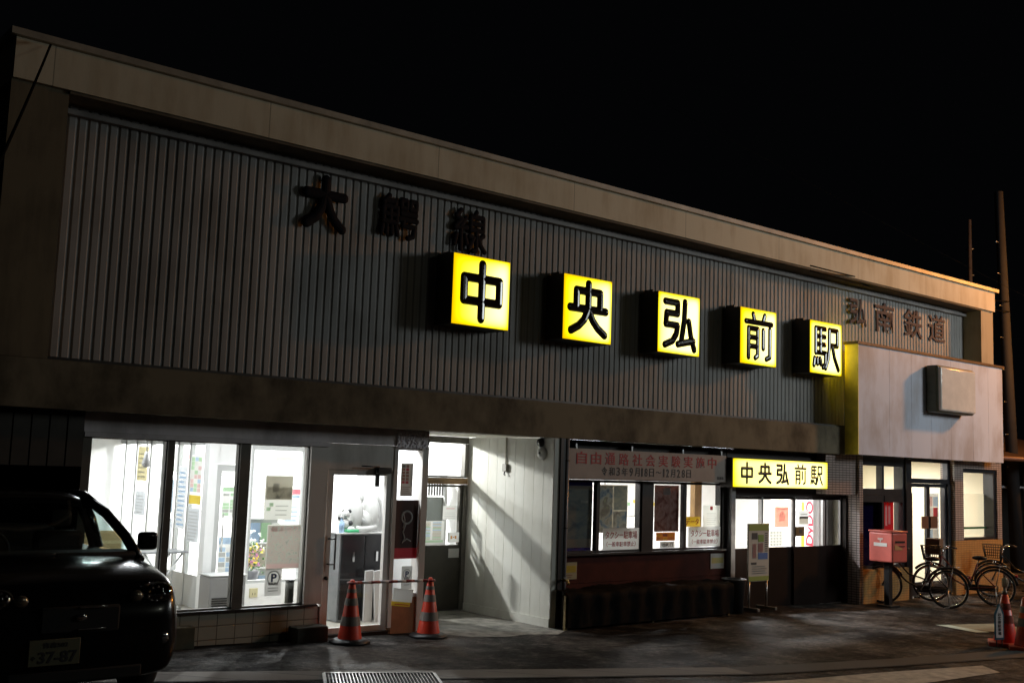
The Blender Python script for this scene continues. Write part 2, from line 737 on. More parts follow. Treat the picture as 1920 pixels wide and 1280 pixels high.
def strip(name, a, b, m, lift, sub=6):
    mb = MB()
    for i in range(len(a) - 1):
        for k in range(sub):
            t0, t1 = k / sub, (k + 1) / sub
            pa0 = [a[i][c] + (a[i + 1][c] - a[i][c]) * t0 for c in (0, 1)]
            pa1 = [a[i][c] + (a[i + 1][c] - a[i][c]) * t1 for c in (0, 1)]
            pb0 = [b[i][c] + (b[i + 1][c] - b[i][c]) * t0 for c in (0, 1)]
            pb1 = [b[i][c] + (b[i + 1][c] - b[i][c]) * t1 for c in (0, 1)]
            mb.face([(*p, gz(p[0]) + lift) for p in (pa0, pb0, pb1, pa1)])
    o = mb.build(name, m)
    o['kind'] = 'structure'
    return o


CONC = tiles('gutter_concrete', (0.16, 0.145, 0.125), (0.12, 0.11, 0.095), (0.03, 0.03, 0.03), 0.6, 40, 0.8, 0.0, 0.012)
strip('gutter', L1, L2, CONC, 0.007)
L3 = [(x - 0.02, y - 0.05) for x, y in L2]
strip('gutter_joint', L2, L3, DARK, 0.008)
LINEP = mat('worn_road_paint', (0.55, 0.5, 0.42), 0.7, col2=(0.3, 0.27, 0.23), scale=7)
strip('road_line', [(9.0, -3.78), (10.95, -4.15), (12.45, -4.52)], [(9.0, -4.5), (10.95, -4.75), (12.2, -4.85)], LINEP, 0.006)
strip('parking_line', [(15.83, -2.28), (15.62, -3.02)], [(15.60, -2.20), (15.36, -2.95)], mat('pale_road_paint', (0.42, 0.5, 0.42), 0.7, noise=0.3, scale=9), 0.008)
strip('painted_bay', [(15.85, -2.25), (15.66, -2.95)], [(17.1, -2.5), (16.6, -3.2)], mat('bay_paint', (0.2, 0.19, 0.12), 0.8, noise=0.4, scale=5), 0.006)


def crack(pts, w):
    a, b = [], []
    for k in range(len(pts) - 1):
        n = 7
        for j in range(n):
            t = j / n
            x = pts[k][0] + (pts[k + 1][0] - pts[k][0]) * t + random.uniform(-.03, .03)
            y = pts[k][1] + (pts[k + 1][1] - pts[k][1]) * t + random.uniform(-.05, .05)
            ww = 3.2 * w * random.uniform(0.25, 1.3)
            a.append((x, y - ww))
            b.append((x, y + ww))
    a.append(pts[-1])
    b.append(pts[-1])
    return a, b


for p, w in (([(13.0, -1.42), (13.7, -1.68), (14.1, -2.1), (14.4, -2.5)], 0.016), ([(15.15, -1.62), (15.53, -1.69), (15.85, -2.15)], 0.012),
             ([(8.4, -1.0), (9.2, -1.25), (9.7, -1.7), (10.8, -1.9)], 0.010), ([(10.2, -0.9), (11.2, -1.2), (12.1, -1.7)], 0.010)):
    a, b = crack(p, w)
    strip('pavement_crack', a, b, DARK, 0.005, 1)

# drain grate
gr = thing('drain_grate', 'steel bar grate set in the asphalt at the bottom edge', 'drain grate', (5.67, -2.34, gz(5.67)), math.radians(-28))
mb = MB()
for k in range(31):
    x = -0.48 + k * 0.032
    mb.box(x - 0.0045, x + 0.0045, -0.42, 0.42, 0.012, 0.03)
mb.build('bars', STEEL, gr, True)
mb = MB()
for y in (-0.43, 0.43):
    mb.box(-0.52, 0.52, y - 0.015, y + 0.015, 0.004, 0.034)
for x in (-0.52, 0.52):
    mb.box(x - 0.015, x + 0.015, -0.412, 0.412, 0.004, 0.034)
mb.build('frame', STEEL, gr, True)
mb = MB().box(-0.505, 0.505, -0.414, 0.414, 0.004, 0.008)
mb.build('pit', DARK, gr, True)

# ------------------------------------------------------------------ station building
B = thing('station_building', 'long two storey railway station with corrugated upper facade and lit ground floor shops', 'building', (12.3, 0.4, 0))


SPLIT = {'room_floor', 'stile', 'tile_wall', 'lower_tile_wall', 'sliding_door', 'wall_pier', 'side_wall', 'bay_wall', 'dado_wall', 'steel_post', 'room_wall', 'hall_wall', 'shop_wall', 'pane', 'film_pane', 'pier',
         'entrance_frame', 'header_panel', 'door_header', 'back_wall_frame', 'sidelight_frame', 'inner_wall', 'shop_shelf', 'shop_door_frame', 'tube'}


def P(name, m, build, parent=B):
    mb = MB()
    build(mb)
    if name not in SPLIT:
        return mb.build(name, m, parent)
    return mb.build_each(name, m, parent)


P('fascia', FASCIA, lambda b: b.box(2.66, 22.0, -0.05, 0.5, 5.63, 6.03))
P('coping', COPING, lambda b: b.box(2.60, 22.07, -0.11, 0.6, 6.033, 6.10))
P('soffit_trim', TRIM, lambda b: b.box(3.2, 21.5, 0.30, 0.36, 5.50, 5.555))
P('soffit', SOFFIT, lambda b: b.box(3.2, 21.5, -0.03, 0.45, 5.60, 5.627))
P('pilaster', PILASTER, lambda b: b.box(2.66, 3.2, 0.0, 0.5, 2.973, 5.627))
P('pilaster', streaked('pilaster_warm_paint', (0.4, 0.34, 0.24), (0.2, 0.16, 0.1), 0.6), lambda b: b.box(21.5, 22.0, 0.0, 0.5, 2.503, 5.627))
P('beam', BEAM, lambda b: b.box(2.66, 16.6, 0.0, 0.34, 2.5, 2.97))
P('ledge_flashing', DARKMETAL, lambda b: b.box(3.2, 16.6, 0.03, 0.42, 2.973, 3.0))
# corrugated cladding
mb = MB()
pitch = 0.106
n = int((21.5 - 3.2) / pitch)
prof = []
for k in range(n):
    x = 3.2 + k * pitch
    prof += [(x, 0.392), (x + 0.014, 0.392), (x + 0.03, 0.38), (x + 0.09, 0.38)]
prof.append((21.5, 0.392))
for (xa, ya), (xb, yb) in zip(prof[:-1], prof[1:]):
    mb.face([(xa, ya, 3.03), (xb, yb, 3.03), (xb, yb, 5.60), (xa, ya, 5.60)])
mb.build('corrugated_cladding', CORR, B)
P('upper_wall', DARK, lambda b: b.box(2.7, 21.9, 0.43, 0.55, 2.51, 5.59))
P('roof', mat('roof_felt', (0.05, 0.05, 0.05), 0.9), lambda b: b.box(2.66, 22.0, 0.5, 9.0, 5.8, 5.95))
P('side_wall', PILASTER, lambda b: (b.box(2.66, 2.8, 0.5, 9.0, 2.0, 5.79), b.box(2.66, 2.8, 1.9, 9.0, 0, 2.0), b.box(21.86, 22.0, 0.5, 9, 2.5, 5.79)))
P('rear_wall', PILASTER, lambda b: b.box(2.8, 21.86, 8.85, 9.0, 0, 5.79))
P('upper_floor', WHITE, lambda b: b.box(2.8, 22.2, 0.36, 8.8, 2.9, 2.96))

# left bay (dark carport)
BAYM = mat('bay_shutter', (0.05, 0.045, 0.038), 0.6, noise=0.3)


def shutter(b):
    for k in range(6):
        x = 2.66 + k * 0.17
        b.box(x, x + 0.155, 0.20, 0.24, 1.95, 2.5)
    b.box(2.66, 3.68, 0.241, 0.27, 1.95, 2.5)


P('bay_header', BAYM, shutter)
P('bay_wall', DARK, lambda b: (b.box(2.8, 3.68, 1.9, 1.95, 0, 2.89), b.box(3.66, 3.70, 0.37, 1.9, 0, 2.89)))

# ---- storefront
YS = 0.35
P('header_panel', HEADER, lambda b: (b.box(3.70, 7.95, 0.30, 0.341, 2.30, 2.497), b.box(3.70, 7.95, 0.342, 0.45, 2.30, 2.62), b.box(3.70, 6.52, 0.27, 0.45, 2.25, 2.297)))
P('base_wall', TILEC, lambda b: b.box(3.70, 6.50, 0.30, 0.45, -0.2, 0.43))
P('sill', DARKMETAL, lambda b: b.box(3.70, 6.46, 0.26, 0.45, 0.433, 0.455))
P('mullion', MULL, lambda b: b.box(3.70, 3.785, 0.30, 0.42, 0.456, 2.249))
P('mullion', MULL, lambda b: b.box(4.585, 4.66, 0.30, 0.42, 0.456, 2.249))
P('mullion', MULL, lambda b: b.box(5.415, 5.535, 0.30, 0.42, 0.456, 2.249))
P('pier', FRAMEW, lambda b: (b.box(6.29, 6.52, 0.29, 0.45, 0.456, 2.249), b.box(6.503, 6.53, 0.285, 0.45, 0.05, 0.43)))
for (x0, x1) in ((3.785, 4.585), (4.66, 5.415), (5.535, 6.29)):
    wf = P('window', MULL, lambda b: (b.box(x0, x0 + 0.012, 0.33, 0.37, 0.456, 2.249), b.box(x1 - 0.012, x1, 0.33, 0.37, 0.456, 2.249),
                                     b.box(x0 + 0.012, x1 - 0.012, 0.33, 0.37, 0.456, 0.475), b.box(x0 + 0.012, x1 - 0.012, 0.33, 0.37, 2.235, 2.249)))
    P('pane', CLEAR, lambda b: b.face([(x0 + 0.012, 0.35, 0.475), (x1 - 0.012, 0.35, 0.475), (x1 - 0.012, 0.35, 2.235), (x0 + 0.012, 0.35, 2.235)]), wf)
# entrance door of the store
P('door_header', FRAMEW, lambda b: (b.box(6.53, 7.45, 0.31, 0.45, 1.99, 2.297), b.box(6.53, 7.45, 0.383, 0.44, 1.945, 1.989)))
dr = P('door', FRAMEW, lambda b: (b.box(6.54, 6.62, 0.32, 0.38, 0.10, 1.985), b.box(7.36, 7.44, 0.32, 0.38, 0.10, 1.985),
                                 b.box(6.62, 7.36, 0.32, 0.38, 1.93, 1.985), b.box(6.62, 7.36, 0.32, 0.38, 0.10, 0.165)))
P('pane', CLEAR, lambda b: b.face([(6.62, 0.35, 0.165), (7.36, 0.35, 0.165), (7.36, 0.35, 1.93), (6.62, 0.35, 1.93)]), dr)
P('handle', DARKMETAL, lambda b: (b.tube([(6.65, 0.26, 0.84), (6.65, 0.26, 1.25)], 0.011, m=None), b.tube([(6.59, 0.32, 0.9), (6.59, 0.26, 0.9), (6.65, 0.26, 0.9)], 0.009),
                                  b.tube([(6.59, 0.32, 1.19), (6.59, 0.26, 1.19), (6.65, 0.26, 1.19)], 0.009)), dr)
P('lock', DARKMETAL, lambda b: b.lathe([(0.0, 0.29), (0.022, 0.29), (0.022, 0.32)], (6.575, 0, 0.74), 12, axis='y'), dr)
P('door_closer', BLACKPL, lambda b: (b.bbox(7.18, 7.38, 0.24, 0.315, 1.955, 2.03, 0.01), b.tube([(7.2, 0.25, 2.035), (6.95, 0.25, 2.04)], 0.008)), dr)
P('latch', BLACKPL, lambda b: b.box(7.19, 7.24, 0.30, 0.319, 1.80, 1.953), dr)
# side light panel
P('sidelight_frame', FRAMEW, lambda b: (b.box(7.45, 7.50, 0.30, 0.42, 0.12, 2.297), b.box(7.86, 7.95, 0.29, 0.45, 0.02, 2.297), b.box(7.50, 7.86, 0.31, 0.40, 2.25, 2.297), b.box(7.50, 7.86, 0.31, 0.40, 0.47, 0.515)))
P('sidelight_base', mat('orange_panel', (0.36, 0.15, 0.06), 0.6, noise=0.3), lambda b: b.box(7.50, 7.86, 0.31, 0.40, 0.04, 0.467))
P('pane', CLEAR, lambda b: b.face([(7.50, 0.35, 0.515), (7.86, 0.35, 0.515), (7.86, 0.35, 2.25), (7.50, 0.35, 2.25)]))
P('threshold', DARKMETAL, lambda b: b.box(6.53, 7.45, 0.28, 0.45, 0.0, 0.095))
P('store_side_wall', WHITE, lambda b: b.box(7.90, 7.95, 0.46, 1.88, 0.0, 2.89))

bm = bmesh.new()
bmesh.ops.create_grid(bm, x_segments=26, y_segments=10, size=.5)
for v in bm.verts:
    v.co = Vector((7.46 + .48 * (v.co.x + .5), .282 + random.uniform(-.012, .012), 2.275 + .2 * (v.co.y + .5)))
MB().bm(bm, None, False).build('plastic_wrap', mat('crumpled_plastic', (.8, .76, .82), .55, spec=.4), B)
# ---- store rooms
P('room_floor', FLOORI, lambda b: (b.box(3.72, 7.9, 0.45, 1.955, 0.04, 0.105), b.box(3.72, 9.98, 1.957, 6.0, 0.04, 0.105)))
P('room_wall', WHITE, lambda b: (b.box(3.71, 9.98, 6.0, 6.1, 0.105, 2.89), b.box(3.71, 3.76, 0.46, 6.0, 0.105, 2.89), b.box(9.98, 10.05, 1.96, 6.1, 0.105, 2.89)))
P('room_ceiling', WHITE, lambda b: b.box(3.72, 9.98, 0.46, 6.0, 2.86, 2.895))
TUBE = emis('fluorescent_tube', (0.93, 0.97, 1.0), 9)
for (x, y, l) in ((4.9, 2.2, 1.2), (6.9, 0.85, 1.2), (7.4, 4.4, 1.2), (9.2, 4.6, 1.2)):
    lf = P('ceiling_lamp', WHITE2, lambda b: b.box(x - l / 2, x + l / 2, y - 0.09, y + 0.09, 2.80, 2.858))
    P('tube', TUBE, lambda b: (b.tube([(x - l / 2 + .03, y - 0.04, 2.78), (x + l / 2 - .03, y - 0.04, 2.78)], 0.016), b.tube([(x - l / 2 + .03, y + 0.04, 2.78), (x + l / 2 - .03, y + 0.04, 2.78)], 0.016)), lf)
for i, (x, y, p) in enumerate(((4.9, 2.2, 36), (6.9, 0.85, 62), (7.4, 4.4, 200), (9.2, 4.6, 70))):
    lamp('fluorescent_light', (x, y, 2.74), p, (0.93, 0.97, 1.0), 1.2, 'AREA', sy=0.2)
lamp('ticket_office_light', (8.25, 3.35, 2.72), 430, (1.0, 1.0, 0.97), 0.05)

# glazed partition running back from the front of the vestibule
P('partition', WHITE2, lambda b: [b.box(6.17, 6.23, y, y + 0.06, 0.105, 2.3) for y in (2.86, 3.35, 3.75, 4.3, 4.75, 5.3, 5.75)] + [b.box(6.18, 6.22, 2.92, 5.99, 0.105, 0.52), b.box(6.17, 6.23, 2.92, 5.99, 2.24, 2.859)])
P('pane', CLEAR, lambda b: b.face([(6.2, 2.92, 0.52), (6.2, 5.75, 0.52), (6.2, 5.75, 2.24), (6.2, 2.92, 2.24)]))
P('inner_wall', WHITE, lambda b: (b.box(6.14, 6.26, 2.70, 2.855, 0.105, 2.859), b.box(6.70, 6.76, 2.72, 2.82, 0.105, 2.859), b.box(6.26, 6.70, 2.72, 2.82, 2.0, 2.859),
                                  b.box(6.76, 7.62, 2.72, 2.82, 0.105, 0.42), b.box(6.76, 7.62, 2.72, 2.82, 2.27, 2.859), b.box(7.60, 7.66, 2.70, 2.84, 0.42, 2.27)))
idr = P('inner_door', WHITE2, lambda b: (b.box(6.27, 6.35, 2.75, 2.79, 0.11, 1.99), b.box(6.62, 6.69, 2.75, 2.79, 0.11, 1.99), b.box(6.35, 6.62, 2.75, 2.79, 1.90, 1.99), b.box(6.35, 6.62, 2.75, 2.79, 0.11, 0.3)))
P('pane', CLEAR, lambda b: b.face([(6.35, 2.77, 0.3), (6.62, 2.77, 0.3), (6.62, 2.77, 1.9), (6.35, 2.77, 1.9)]), idr)
P('handle', CHROME, lambda b: b.tube([(6.38, 2.69, 0.85), (6.38, 2.69, 1.35)], 0.012), idr)
iw = P('inner_window', WHITE2, lambda b: (b.box(6.76, 6.80, 2.73, 2.80, 0.42, 2.27), b.box(7.56, 7.60, 2.73, 2.80, 0.42, 2.27), b.box(6.80, 7.56, 2.73, 2.80, 0.42, 0.46), b.box(6.80, 7.56, 2.73, 2.80, 2.2, 2.27)))
P('pane', CLEAR, lambda b: b.face([(6.80, 2.77, 0.46), (7.56, 2.77, 0.46), (7.56, 2.77, 2.2), (6.80, 2.77, 2.2)]), iw)

# ---- passage
P('passage_wall', PASSW, lambda b: [b.box(9.8, 9.9, y, y + 0.195, 0.12, 2.495) for y in [0.01 + 0.2 * k for k in range(9)]] + [b.box(9.806, 9.9, 0.0, 1.9, 0.1, 2.49), b.box(9.78, 9.9, 0.0, 1.9, -0.05, 0.118)])
P('passage_ceiling', mat('passage_ceiling_paint', (0.6, 0.58, 0.48), 0.7, noise=0.1), lambda b: b.box(7.95, 9.8, 0.341, 1.9, 2.50, 2.55))
P('passage_floor_light_pool', mat('passage_concrete_light_pool', (0.23, 0.218, 0.19), 0.8, noise=0.6, scale=5, bump=0.3), lambda b: b.face([(8.02, 0.1, gz(8.0) + .006), (8.25, -.25, gz(8.25) + .006), (8.7, -.42, gz(8.7) + .006), (9.1, -.36, gz(9.1) + .006), (9.5, -.5, gz(9.5) + .006), (9.8, -.3, 0.006), (9.8, 1.9, 0.006), (7.96, 1.9, gz(7.96) + .006)]))  # concrete floor; its pale ragged front apron paints the light pool outside
P('transom_bar', mat('wood_rail', (0.25, 0.14, 0.05), 0.5, noise=0.3), lambda b: b.box(7.95, 9.78, 1.86, 1.95, 1.81, 1.90))
P('back_wall_frame', MULL, lambda b: (b.box(7.95, 9.79, 1.87, 1.95, 2.40, 2.497), b.box(9.72, 9.79, 1.86, 1.95, 0.02, 1.807), b.box(9.72, 9.79, 1.86, 1.95, 1.903, 2.397), b.box(7.95, 8.05, 1.86, 1.95, 0.02, 2.397), b.box(8.42, 8.49, 1.86, 1.95, 0.02, 1.807), b.box(8.42, 8.47, 1.87, 1.95, 1.903, 2.397), b.box(8.47, 9.72, 1.87, 1.95, 1.903, 1.93)))
for (x0, x1) in ((8.05, 8.42), (8.49, 9.72)):
    sd = P('sliding_door', OLIVE, lambda b: (b.box(x0, x1, 1.89, 1.93, 0.03, 0.94), b.box(x0, x0 + 0.05, 1.885, 1.935, 0.943, 1.80), b.box(x1 - 0.05, x1, 1.885, 1.935, 0.943, 1.80), b.box(x0 + .05, x1 - .05, 1.885, 1.935, 1.77, 1.80)))
    P('pane', CLEAR, lambda b: b.face([(x0 + .05, 1.91, 0.943), (x1 - .05, 1.91, 0.943), (x1 - .05, 1.91, 1.77), (x0 + .05, 1.91, 1.77)]), sd)
    P('transom_pane', CLEAR, lambda b: b.face([(x0, 1.91, 1.93), (x1, 1.91, 1.93), (x1, 1.91, 2.4), (x0, 1.91, 2.4)]))
P('corner_post', BLACKPL, lambda b: b.box(9.903, 9.985, -0.02, 0.25, -0.05, 2.497))

# ---- brown ticket hall front
YB = 0.25
P('dado_wall', MAROON, lambda b: (b.box(9.99, 13.72, YB, 0.4, -0.1, 0.52), b.box(9.99, 13.72, YB + .004, 0.4, 0.525, 0.90)))
P('upper_panel', BROWNF, lambda b: b.box(9.99, 13.72, YB + 0.02, 0.4, 1.95, 2.497))
P('sill', BROWNF, lambda b: b.box(10.05, 13.66, YB - 0.06, 0.36, 0.903, 0.93))
P('wall_pier', BROWNF, lambda b: (b.box(9.99, 10.15, YB, 0.4, 0.93, 1.947), b.box(11.79, 12.02, YB, 0.4, 0.93, 1.947), b.box(13.62, 13.72, YB, 0.4, 0.93, 1.947)))
for (x0, x1) in ((10.15, 11.79), (12.02, 13.62)):
    xm = x0 + 0.46 * (x1 - x0)
    w = P('window', BROWNF, lambda b: (b.box(x0, x0 + 0.035, 0.27, 0.34, 0.931, 1.946), b.box(x1 - 0.035, x1, 0.27, 0.34, 0.931, 1.946), b.box(xm - 0.03, xm + 0.03, 0.265, 0.34, 0.931, 1.946),
                                       b.box(x0 + .035, xm - .03, 0.27, 0.34, 0.931, 0.96), b.box(xm + .03, x1 - .035, 0.27, 0.34, 0.931, 0.96), b.box(x0 + .035, xm - .03, 0.27, 0.34, 1.91, 1.946), b.box(xm + .03, x1 - .035, 0.27, 0.34, 1.91, 1.946)))
    P('pane', CLEAR, lambda b: (b.face([(x0 + .035, 0.30, 0.96), (xm - .03, 0.30, 0.96), (xm - .03, 0.30, 1.91), (x0 + .035, 0.30, 1.91)]), b.face([(xm + .03, 0.31, 0.96), (x1 - .035, 0.31, 0.96), (x1 - .035, 0.31, 1.91), (xm + .03, 0.31, 1.91)])), w)
P('steel_post', mat('steel_post_paint', (0.3, 0.3, 0.31), 0.4, 0.3, noise=0.3), lambda b: (b.box(13.73, 13.83, 0.16, 0.4, -0.05, 2.0), b.box(13.845, 13.88, 0.2, 0.4, -0.05, 2.0)))

# ---- entrance doors
P('entrance_header', BROWNF, lambda b: b.box(13.73, 17.05, 0.26, 0.42, 1.79, 2.497))
P('tile_header', TILEB, lambda b: b.box(16.12, 17.05, 0.06, 0.255, 1.80, 2.497))
P('entrance_frame', BROWNF, lambda b: (b.box(13.885, 17.05, 0.27, 0.4, 1.74, 1.787), b.box(17.0, 17.05, 0.24, 0.4, -0.1, 1.737)))
for i, (x0, x1) in enumerate(((13.89, 14.70), (14.67, 15.60), (15.55, 16.47), (16.43, 16.995))):
    sm = (STEEL, STEEL, BROWNF, STEEL)[i]
    yy = 0.29 + 0.04 * (i % 2)
    d = P('sliding_door', DOORBR, lambda b: (b.box(x0, x1, yy, yy + .035, -0.06, 0.915), b.box(x0 + .04, x1 - .04, yy, yy + .035, 1.70, 1.738)))
    P('stile', sm, lambda b: (b.box(x0, x0 + 0.04, yy - .003, yy + .038, 0.917, 1.738), b.box(x1 - 0.04, x1, yy - .003, yy + .038, 0.917, 1.738)), d)
    P('pane', CLEAR, lambda b: b.face([(x0 + .04, yy + .017, 0.915), (x1 - .04, yy + .017, 0.915), (x1 - .04, yy + .017, 1.70), (x0 + .04, yy + .017, 1.70)]), d)

# ---- ticket hall room
P('hall_floor', FLOORI, lambda b: b.box(10.06, 17.1, 0.42, 4.6, -0.06, 0.02))
P('hall_wall', WHITE, lambda b: (b.box(10.06, 20.0, 4.5, 4.6, 0.02, 2.89), b.box(18.6, 18.66, 1.9, 4.5, 0.02, 2.89)))
P('hall_ceiling', WHITE, lambda b: b.box(10.06, 18.66, 0.43, 4.5, 2.62, 2.66))
for (x, y) in ((12.2, 2.2), (15.2, 1.8)):
    lf = P('ceiling_lamp', WHITE2, lambda b: b.box(x - .6, x + .6, y - 0.09, y + 0.09, 2.57, 2.618))
    P('tube', TUBE, lambda b: (b.tube([(x - .57, y - 0.04, 2.55), (x + .57, y - 0.04, 2.55)], 0.016), b.tube([(x - .57, y + 0.04, 2.55), (x + .57, y + 0.04, 2.55)], 0.016)), lf)
for (x, y, p) in ((12.2, 2.2, 75), (15.2, 1.8, 400)):
    lamp('fluorescent_light', (x, y, 2.52), p, (0.97, 0.98, 1.0), 1.2, 'AREA', sy=0.2)

# ---- shop at the right end
P('tile_wall', TILEB, lambda b: (b.box(17.05, 17.16, 0.0, 0.3, -0.2, 2.5), b.box(20.36, 20.69, 0.0, 0.3, 0.952, 2.5), b.box(22.07, 22.26, 0.0, 0.3, 0.952, 2.5), b.box(20.69, 22.07, 0, 0.3, 2.36, 2.5)))
TILEO = tiles('orange_wall_tile', (0.56, 0.30, 0.10), (0.50, 0.27, 0.09), (0.28, 0.14, 0.05), 0.105, 0.042, 0.4, 0.0, 0.004)
P('lower_tile_wall', TILEO, lambda b: (b.box(20.36, 20.69, 0.0, 0.3, -0.2, 0.95), b.box(20.69, 22.07, 0.0, 0.3, -0.2, 0.95), b.box(22.07, 22.26, 0.0, 0.3, -0.2, 0.95), b.box(17.16, 18.66, 0.0, 0.3, -0.2, 0.50)))
ALU = mat('dark_aluminium', (0.06, 0.062, 0.07), 0.35, 0.5, noise=0.2)
P('shop_window_frame', ALU, lambda b: (b.box(17.16, 18.66, 0.08, 0.2, 2.33, 2.5), b.box(17.16, 17.22, 0.08, 0.2, 0.5, 2.33), b.box(18.60, 18.66, 0.08, 0.2, 0.5, 2.33), b.box(17.90, 17.97, 0.08, 0.2, 0.56, 2.33),
                                       b.box(17.22, 17.90, 0.08, 0.2, 1.80, 1.92), b.box(17.97, 18.60, 0.08, 0.2, 1.80, 1.92), b.box(17.22, 17.90, 0.08, 0.2, 0.5, 0.56), b.box(17.90, 18.60, 0.08, 0.2, 0.5, 0.56), b.box(17.22, 17.90, 0.07, 0.2, 1.68, 1.797), b.box(17.97, 18.60, 0.07, 0.2, 1.68, 1.797)))
P('pane', CLEAR, lambda b: (b.face([(17.22, 0.14, 1.92), (17.90, 0.14, 1.92), (17.90, 0.14, 2.33), (17.22, 0.14, 2.33)]), b.face([(17.97, 0.14, 1.92), (18.6, 0.14, 1.92), (18.6, 0.14, 2.33), (17.97, 0.14, 2.33)])))
P('film_pane', TINT, lambda b: b.face([(17.22, 0.14, .56), (17.90, 0.14, .56), (17.90, 0.14, 1.68), (17.22, 0.14, 1.68)]))
P('pane', CLEAR, lambda b: (b.face([(17.97, 0.14, .56), (18.6, 0.14, .56), (18.6, 0.14, 1.68), (17.97, 0.14, 1.68)])))
P('shop_column', ALU, lambda b: b.box(18.66, 18.84, 0.04, 0.3, -0.2, 2.5))
P('shop_door_frame', ALU, lambda b: (b.box(18.84, 20.36, 0.1, 0.2, 2.44, 2.5), b.box(18.84, 20.36, 0.1, 0.2, 2.04, 2.13), b.box(20.25, 20.36, 0.08, 0.25, -0.1, 2.04), b.box(18.84, 18.90, 0.1, 0.2, -0.1, 2.04), b.box(20.26, 20.36, 0.1, 0.2, 2.13, 2.44)))
P('transom_pane', CLEAR, lambda b: b.face([(18.84, 0.15, 2.13), (20.26, 0.15, 2.13), (20.26, 0.15, 2.44), (18.84, 0.15, 2.44)]))
for (x0, x1) in ((18.90, 19.57), (19.57, 20.25)):
    d = P('shop_door', ALU, lambda b: (b.box(x0, x0 + .06, 0.12, 0.17, -0.04, 2.037), b.box(x1 - .06, x1, 0.12, 0.17, -0.04, 2.037), b.box(x0 + .06, x1 - .06, 0.12, 0.17, 1.97, 2.037), b.box(x0 + .06, x1 - .06, 0.12, 0.17, -0.04, 0.2)))
    P('pane', CLEAR, lambda b: b.face([(x0 + .06, 0.145, 0.2), (x1 - .06, 0.145, 0.2), (x1 - .06, 0.145, 1.97), (x0 + .06, 0.145, 1.97)]), d)
    P('push_plate', mat('brown_plate', (0.16, 0.08, 0.05), 0.5), lambda b: b.box((x1 - .26) if x0 < 19 else x0 + .05, (x1 - .03) if x0 < 19 else x0 + .3, 0.10, 0.118, 1.19, 1.42), d)
w = P('window', ALU, lambda b: (b.box(20.69, 20.76, 0.04, 0.25, 0.95, 2.36), b.box(21.98, 22.07, 0.04, 0.25, 0.95, 2.36), b.box(20.76, 21.98, 0.04, 0.25, 0.95, 1.0), b.box(20.76, 21.98, 0.04, 0.25, 2.28, 2.36)))
P('pane', CLEAR, lambda b: b.face([(20.76, 0.14, 1.0), (21.98, 0.14, 1.0), (21.98, 0.14, 2.28), (20.76, 0.14, 2.28)]), w)
P('blind', mat('cream_blind', (0.75, 0.72, 0.6), 0.8, transl=0.55), lambda b: b.face([(20.77, 0.24, 1.02), (21.97, 0.24, 1.02), (21.97, 0.24, 1.86), (20.77, 0.24, 1.86)]), w)
P('green_rail', mat('green_rail_paint', (0.02, 0.12, 0.04), 0.5), lambda b: b.box(20.76, 21.98, 0.19, 0.215, 1.16, 1.20), w)
P('shop_floor', FLOORI, lambda b: b.box(17.16, 22.2, 0.3, 4.4, -0.12, -0.03))
P('shop_wall', CREAM, lambda b: (b.box(18.7, 22.2, 4.3, 4.4, -0.03, 2.89), b.box(22.2, 22.26, 0.3, 4.4, -0.03, 2.89), b.box(17.06, 17.12, 0.31, 1.9, -0.03, 2.89), b.box(18.67, 18.72, 1.9, 4.3, -.03, 2.89)))
P('shop_ceiling', CREAM, lambda b: b.box(17.16, 22.2, 0.3, 4.3, 2.62, 2.66))
for (x, y) in ((18.6, 1.3), (20.6, 1.8)):
    lf = P('ceiling_lamp', WHITE2, lambda b: b.box(x - .6, x + .6, y - 0.12, y + 0.12, 2.57, 2.618))
    P('tube', TUBE, lambda b: b.box(x - .57, x + .57, y - 0.1, y + .1, 2.55, 2.567), lf)
    lamp('fluorescent_light', (x, y, 2.52), 115, (1.0, 0.96, 0.85), 1.1, 'AREA', sy=0.25)
P('shop_shelf', mat('red_shop_fitting', (0.35, 0.03, 0.04), 0.5), lambda b: (b.box(18.95, 19.25, 0.9, 1.3, -.03, 1.85), b.box(19.3, 19.9, 1.6, 1.8, -.03, 0.9)))

# ------------------------------------------------------------------ lit box signs with thick stroke letters
SIGNY = None


